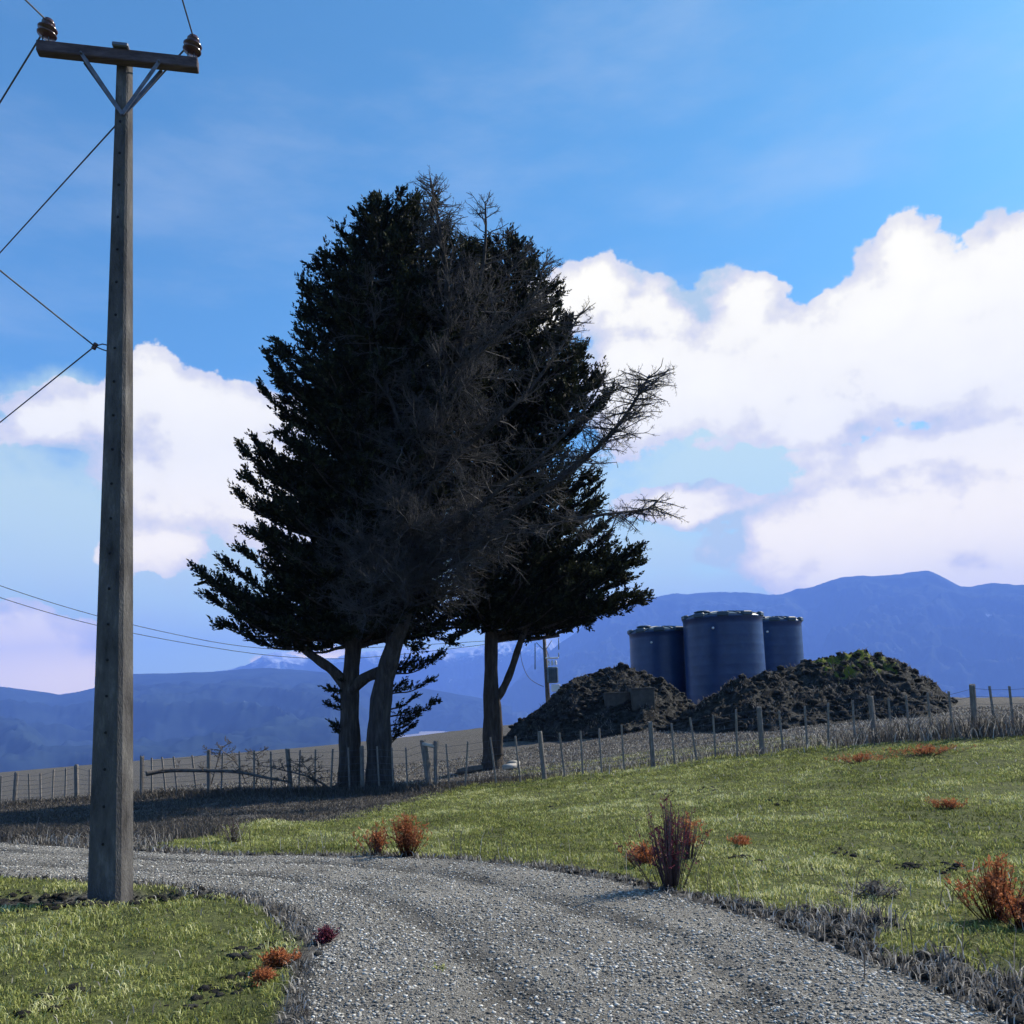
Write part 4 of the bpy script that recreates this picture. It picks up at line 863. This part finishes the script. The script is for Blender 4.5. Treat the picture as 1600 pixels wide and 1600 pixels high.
# ------------------------------------------------------------------ haze
hz = MB(); hz.box((0,0,(1450-262)/2), (34000,34000,1450+262)); hzo = None
m, nt, out = new_mat('haze_air'); pv = N(nt, 'ShaderNodeVolumePrincipled'); pv.inputs['Color'].default_value = (.20,.37,1.0,1); pv.inputs['Density'].default_value = 1.25e-4; pv.inputs['Anisotropy'].default_value = .0
nt.links.new(pv.outputs[0], out.inputs['Volume'])
hzo = hz.build('haze', m); tag(hzo, 'thin blue air haze over the valley and hills', 'haze', kind='stuff')
# ------------------------------------------------------------------ sun and sky
SAZ = math.atan2(.86, .50); SEL = R(38)
sv = Vector((math.sin(SAZ)*math.cos(SEL), math.cos(SAZ)*math.cos(SEL), math.sin(SEL)))
sl = bpy.data.lights.new('sun', 'SUN'); sl.energy = 5.0; sl.angle = R(.53); sl.color = (1,.92,.80)
so = bpy.data.objects.new('sun', sl); COL.objects.link(so); so.rotation_euler = (-sv).to_track_quat('-Z', 'Y').to_euler()
w = bpy.data.worlds.new('World'); S.world = w; w.use_nodes = True; nt = w.node_tree; nt.nodes.clear()
out = N(nt, 'ShaderNodeOutputWorld'); bg = N(nt, 'ShaderNodeBackground')
sk = N(nt, 'ShaderNodeTexSky'); sk.sky_type = 'NISHITA'; sk.sun_disc = False; sk.sun_elevation = SEL; sk.sun_rotation = SAZ; sk.altitude = 300; sk.dust_density = .6; sk.ozone_density = 2.5; sk.air_density = 1.0
tc = N(nt, 'ShaderNodeTexCoord'); sx = N(nt, 'ShaderNodeSeparateXYZ'); nt.links.new(tc.outputs['Generated'], sx.inputs[0])
ma = lambda op, a_=None, b_=None, c_=None, clamp=False: (lambda nd: ([nt.links.new(v, nd.inputs[i]) if hasattr(v, 'links') else setattr(nd.inputs[i], 'default_value', v) for i, v in enumerate((a_, b_, c_)) if v is not None], setattr(nd, 'use_clamp', clamp), nd.outputs[0])[2])(N(nt, 'ShaderNodeMath', operation=op))
azn = ma('ARCTAN2', sx.outputs[0], sx.outputs[1]); eln = ma('ARCSINE', sx.outputs[2])
cb_ = N(nt, 'ShaderNodeCombineXYZ'); nt.links.new(azn, cb_.inputs[0]); nt.links.new(eln, cb_.inputs[1])
def wn(scale, detail, rough, off=(0,0,0), st_=(1,1.25,1), vec=None):
    mp = N(nt, 'ShaderNodeMapping'); nt.links.new(vec or cb_.outputs[0], mp.inputs[0]); mp.inputs['Location'].default_value = off; mp.inputs['Scale'].default_value = st_
    q = N(nt, 'ShaderNodeTexNoise', i_Scale=scale, i_Detail=detail, i_Roughness=rough); nt.links.new(mp.outputs[0], q.inputs['Vector']); return q
warp = wn(9, 4, .6, (3,1,0)); wv = N(nt, 'ShaderNodeVectorMath', operation='MULTIPLY_ADD'); 
ctr = N(nt, 'ShaderNodeVectorMath', operation='SUBTRACT'); nt.links.new(warp.outputs['Color'], ctr.inputs[0]); ctr.inputs[1].default_value = (.5,.5,.5)
nt.links.new(ctr.outputs[0], wv.inputs[0]); wv.inputs[1].default_value = (.07,.055,0); nt.links.new(cb_.outputs[0], wv.inputs[2])
sz_ = N(nt, 'ShaderNodeVectorMath', operation='MULTIPLY'); nt.links.new(wv.outputs[0], sz_.inputs[0]); sz_.inputs[1].default_value = (1,1,0)
def azel(px, py):
    d = ray(px, py).normalized(); return math.atan2(d.x, d.y), math.asin(d.z)
def field(blobs):
    acc = None
    for px, py, rx, ry in blobs:
        a_, e_ = azel(px, py); s1 = N(nt, 'ShaderNodeVectorMath', operation='SUBTRACT'); nt.links.new(sz_.outputs[0], s1.inputs[0]); s1.inputs[1].default_value = (a_, e_, 0)
        s2 = N(nt, 'ShaderNodeVectorMath', operation='MULTIPLY'); nt.links.new(s1.outputs[0], s2.inputs[0]); s2.inputs[1].default_value = (F/rx, F/ry, 0)
        s3 = N(nt, 'ShaderNodeVectorMath', operation='LENGTH'); nt.links.new(s2.outputs[0], s3.inputs[0]); v = ma('SUBTRACT', 1.0, s3.outputs['Value'])
        if acc is None: acc = v
        else:
            nd = N(nt, 'ShaderNodeMath', operation='SMOOTH_MAX', i_2=.25); nt.links.new(acc, nd.inputs[0]); nt.links.new(v, nd.inputs[1]); acc = nd.outputs[0]
    return acc
big = [(930,455,80,55),(860,490,80,60),(1010,500,110,55),(1150,495,85,65),(1245,540,90,60),(1330,520,90,70),(1425,420,75,65),(1385,480,90,90),(1500,480,90,70),(1580,420,80,75),(1650,430,120,100),(1180,590,330,95),(1430,560,260,100),(1000,600,150,110),(1280,650,140,45),(1620,535,200,100),
       (1500,694,230,45),(1640,700,240,50),(1330,810,170,80),(1400,850,260,110),(1560,820,260,115),(1700,850,240,110),(1250,840,150,70),(1080,790,120,35),(1480,900,260,60),
       (285,625,110,65),(370,660,110,80),(190,650,110,55),(300,720,170,110),(100,655,60,50),(420,760,130,120),(240,860,90,40),
       (10,1030,150,70),(70,1060,110,55),(30,1000,80,45),(-150,1040,180,60),(-200,640,160,60),(470,1030,90,25),(900,950,110,22),(1900,560,260,160),(-500,560,260,120)]
soft = [(80,820,260,190),(300,860,220,120),(1120,740,260,110),(1330,760,320,120),(1050,860,220,80),(1500,760,260,90),(120,640,140,50),(560,960,500,70),(1200,910,500,70)]
fb = field(big); fs_ = field(soft)
n1 = wn(16, 9, .58, (0,0,0)); n2 = wn(7, 7, .6, (5,2,0)); n3 = wn(22, 6, .6, (9,4,0))
d1 = ma('MULTIPLY_ADD', ma('SUBTRACT', n1.outputs['Fac'], .5), 1.35, fb)
def mr(v, a_, b_, st_=True):
    q = N(nt, 'ShaderNodeMapRange', i_From_Min=a_, i_From_Max=b_); q.interpolation_type = 'SMOOTHSTEP' if st_ else 'LINEAR'; nt.links.new(v, q.inputs[0]); return q.outputs[0]
mask = mr(d1, .03, .15); core = mr(d1, .15, .75)
d2 = ma('MULTIPLY_ADD', ma('SUBTRACT', n2.outputs['Fac'], .5), 1.6, fs_); smask = ma('MULTIPLY', mr(d2, .0, .7), .75)
tone = ma('MULTIPLY_ADD', core, .35, n2.outputs['Fac']); tone = ma('MULTIPLY_ADD', ma('SUBTRACT', n3.outputs['Fac'], .5), .25, tone)
cr = ramp(nt, [(.36,(.34,.43,.44)),(.50,(.54,.52,.48)),(.60,(.66,.62,.50)),(.72,(.80,.75,.56)),(1,(.84,.79,.60))], tone)
SKYK = .084
ssc = mix(nt, 1.0, sk.outputs[0], (SKYK*.54, SKYK*1.15, SKYK*1.22), 'MULTIPLY')
hzn = ma('MULTIPLY', mr(eln, .30, .02), .85); ssc = mix(nt, hzn, ssc, (.88,1.05,.34)); cv_ = wn(1, 7, .6, (2,7,0), (2.2,7.5,1)); nd_ = [q for q in nt.nodes if q.bl_idname == 'ShaderNodeMapping'][-1]; nd_.inputs['Rotation'].default_value = (0,0,R(-38)); cs_ = ma('MULTIPLY', ma('MULTIPLY', mr(cv_.outputs['Fac'], .42, .72), mr(eln, .15, .35)), .22); ssc = mix(nt, cs_, ssc, (.46,.50,.52)); soc = mix(nt, smask, ssc, (.58,.68,.44)); lowc = mix(nt, mr(eln, .30, .10), (1,1,1), (1.75,1.55,.95)); crc = mix(nt, 1.0, cr.outputs[0], lowc, 'MULTIPLY'); crc = mix(nt, 1.0, crc, mix(nt, mr(eln, .12, .04), (1,1,1), (2.1,1.8,1.0)), 'MULTIPLY'); fin = mix(nt, mask, soc, crc)
nt.links.new(fin, bg.inputs[0]); bg.inputs[1].default_value = 1.0
nt.links.new(bg.outputs[0], out.inputs[0])
S.view_settings.view_transform = 'Standard'; S.view_settings.look = 'None'; S.view_settings.exposure = 0.8; S.view_settings.gamma = 1
S.render.resolution_x = S.render.resolution_y = 1024
S.render.engine = 'CYCLES'; S.cycles.volume_bounces = 1
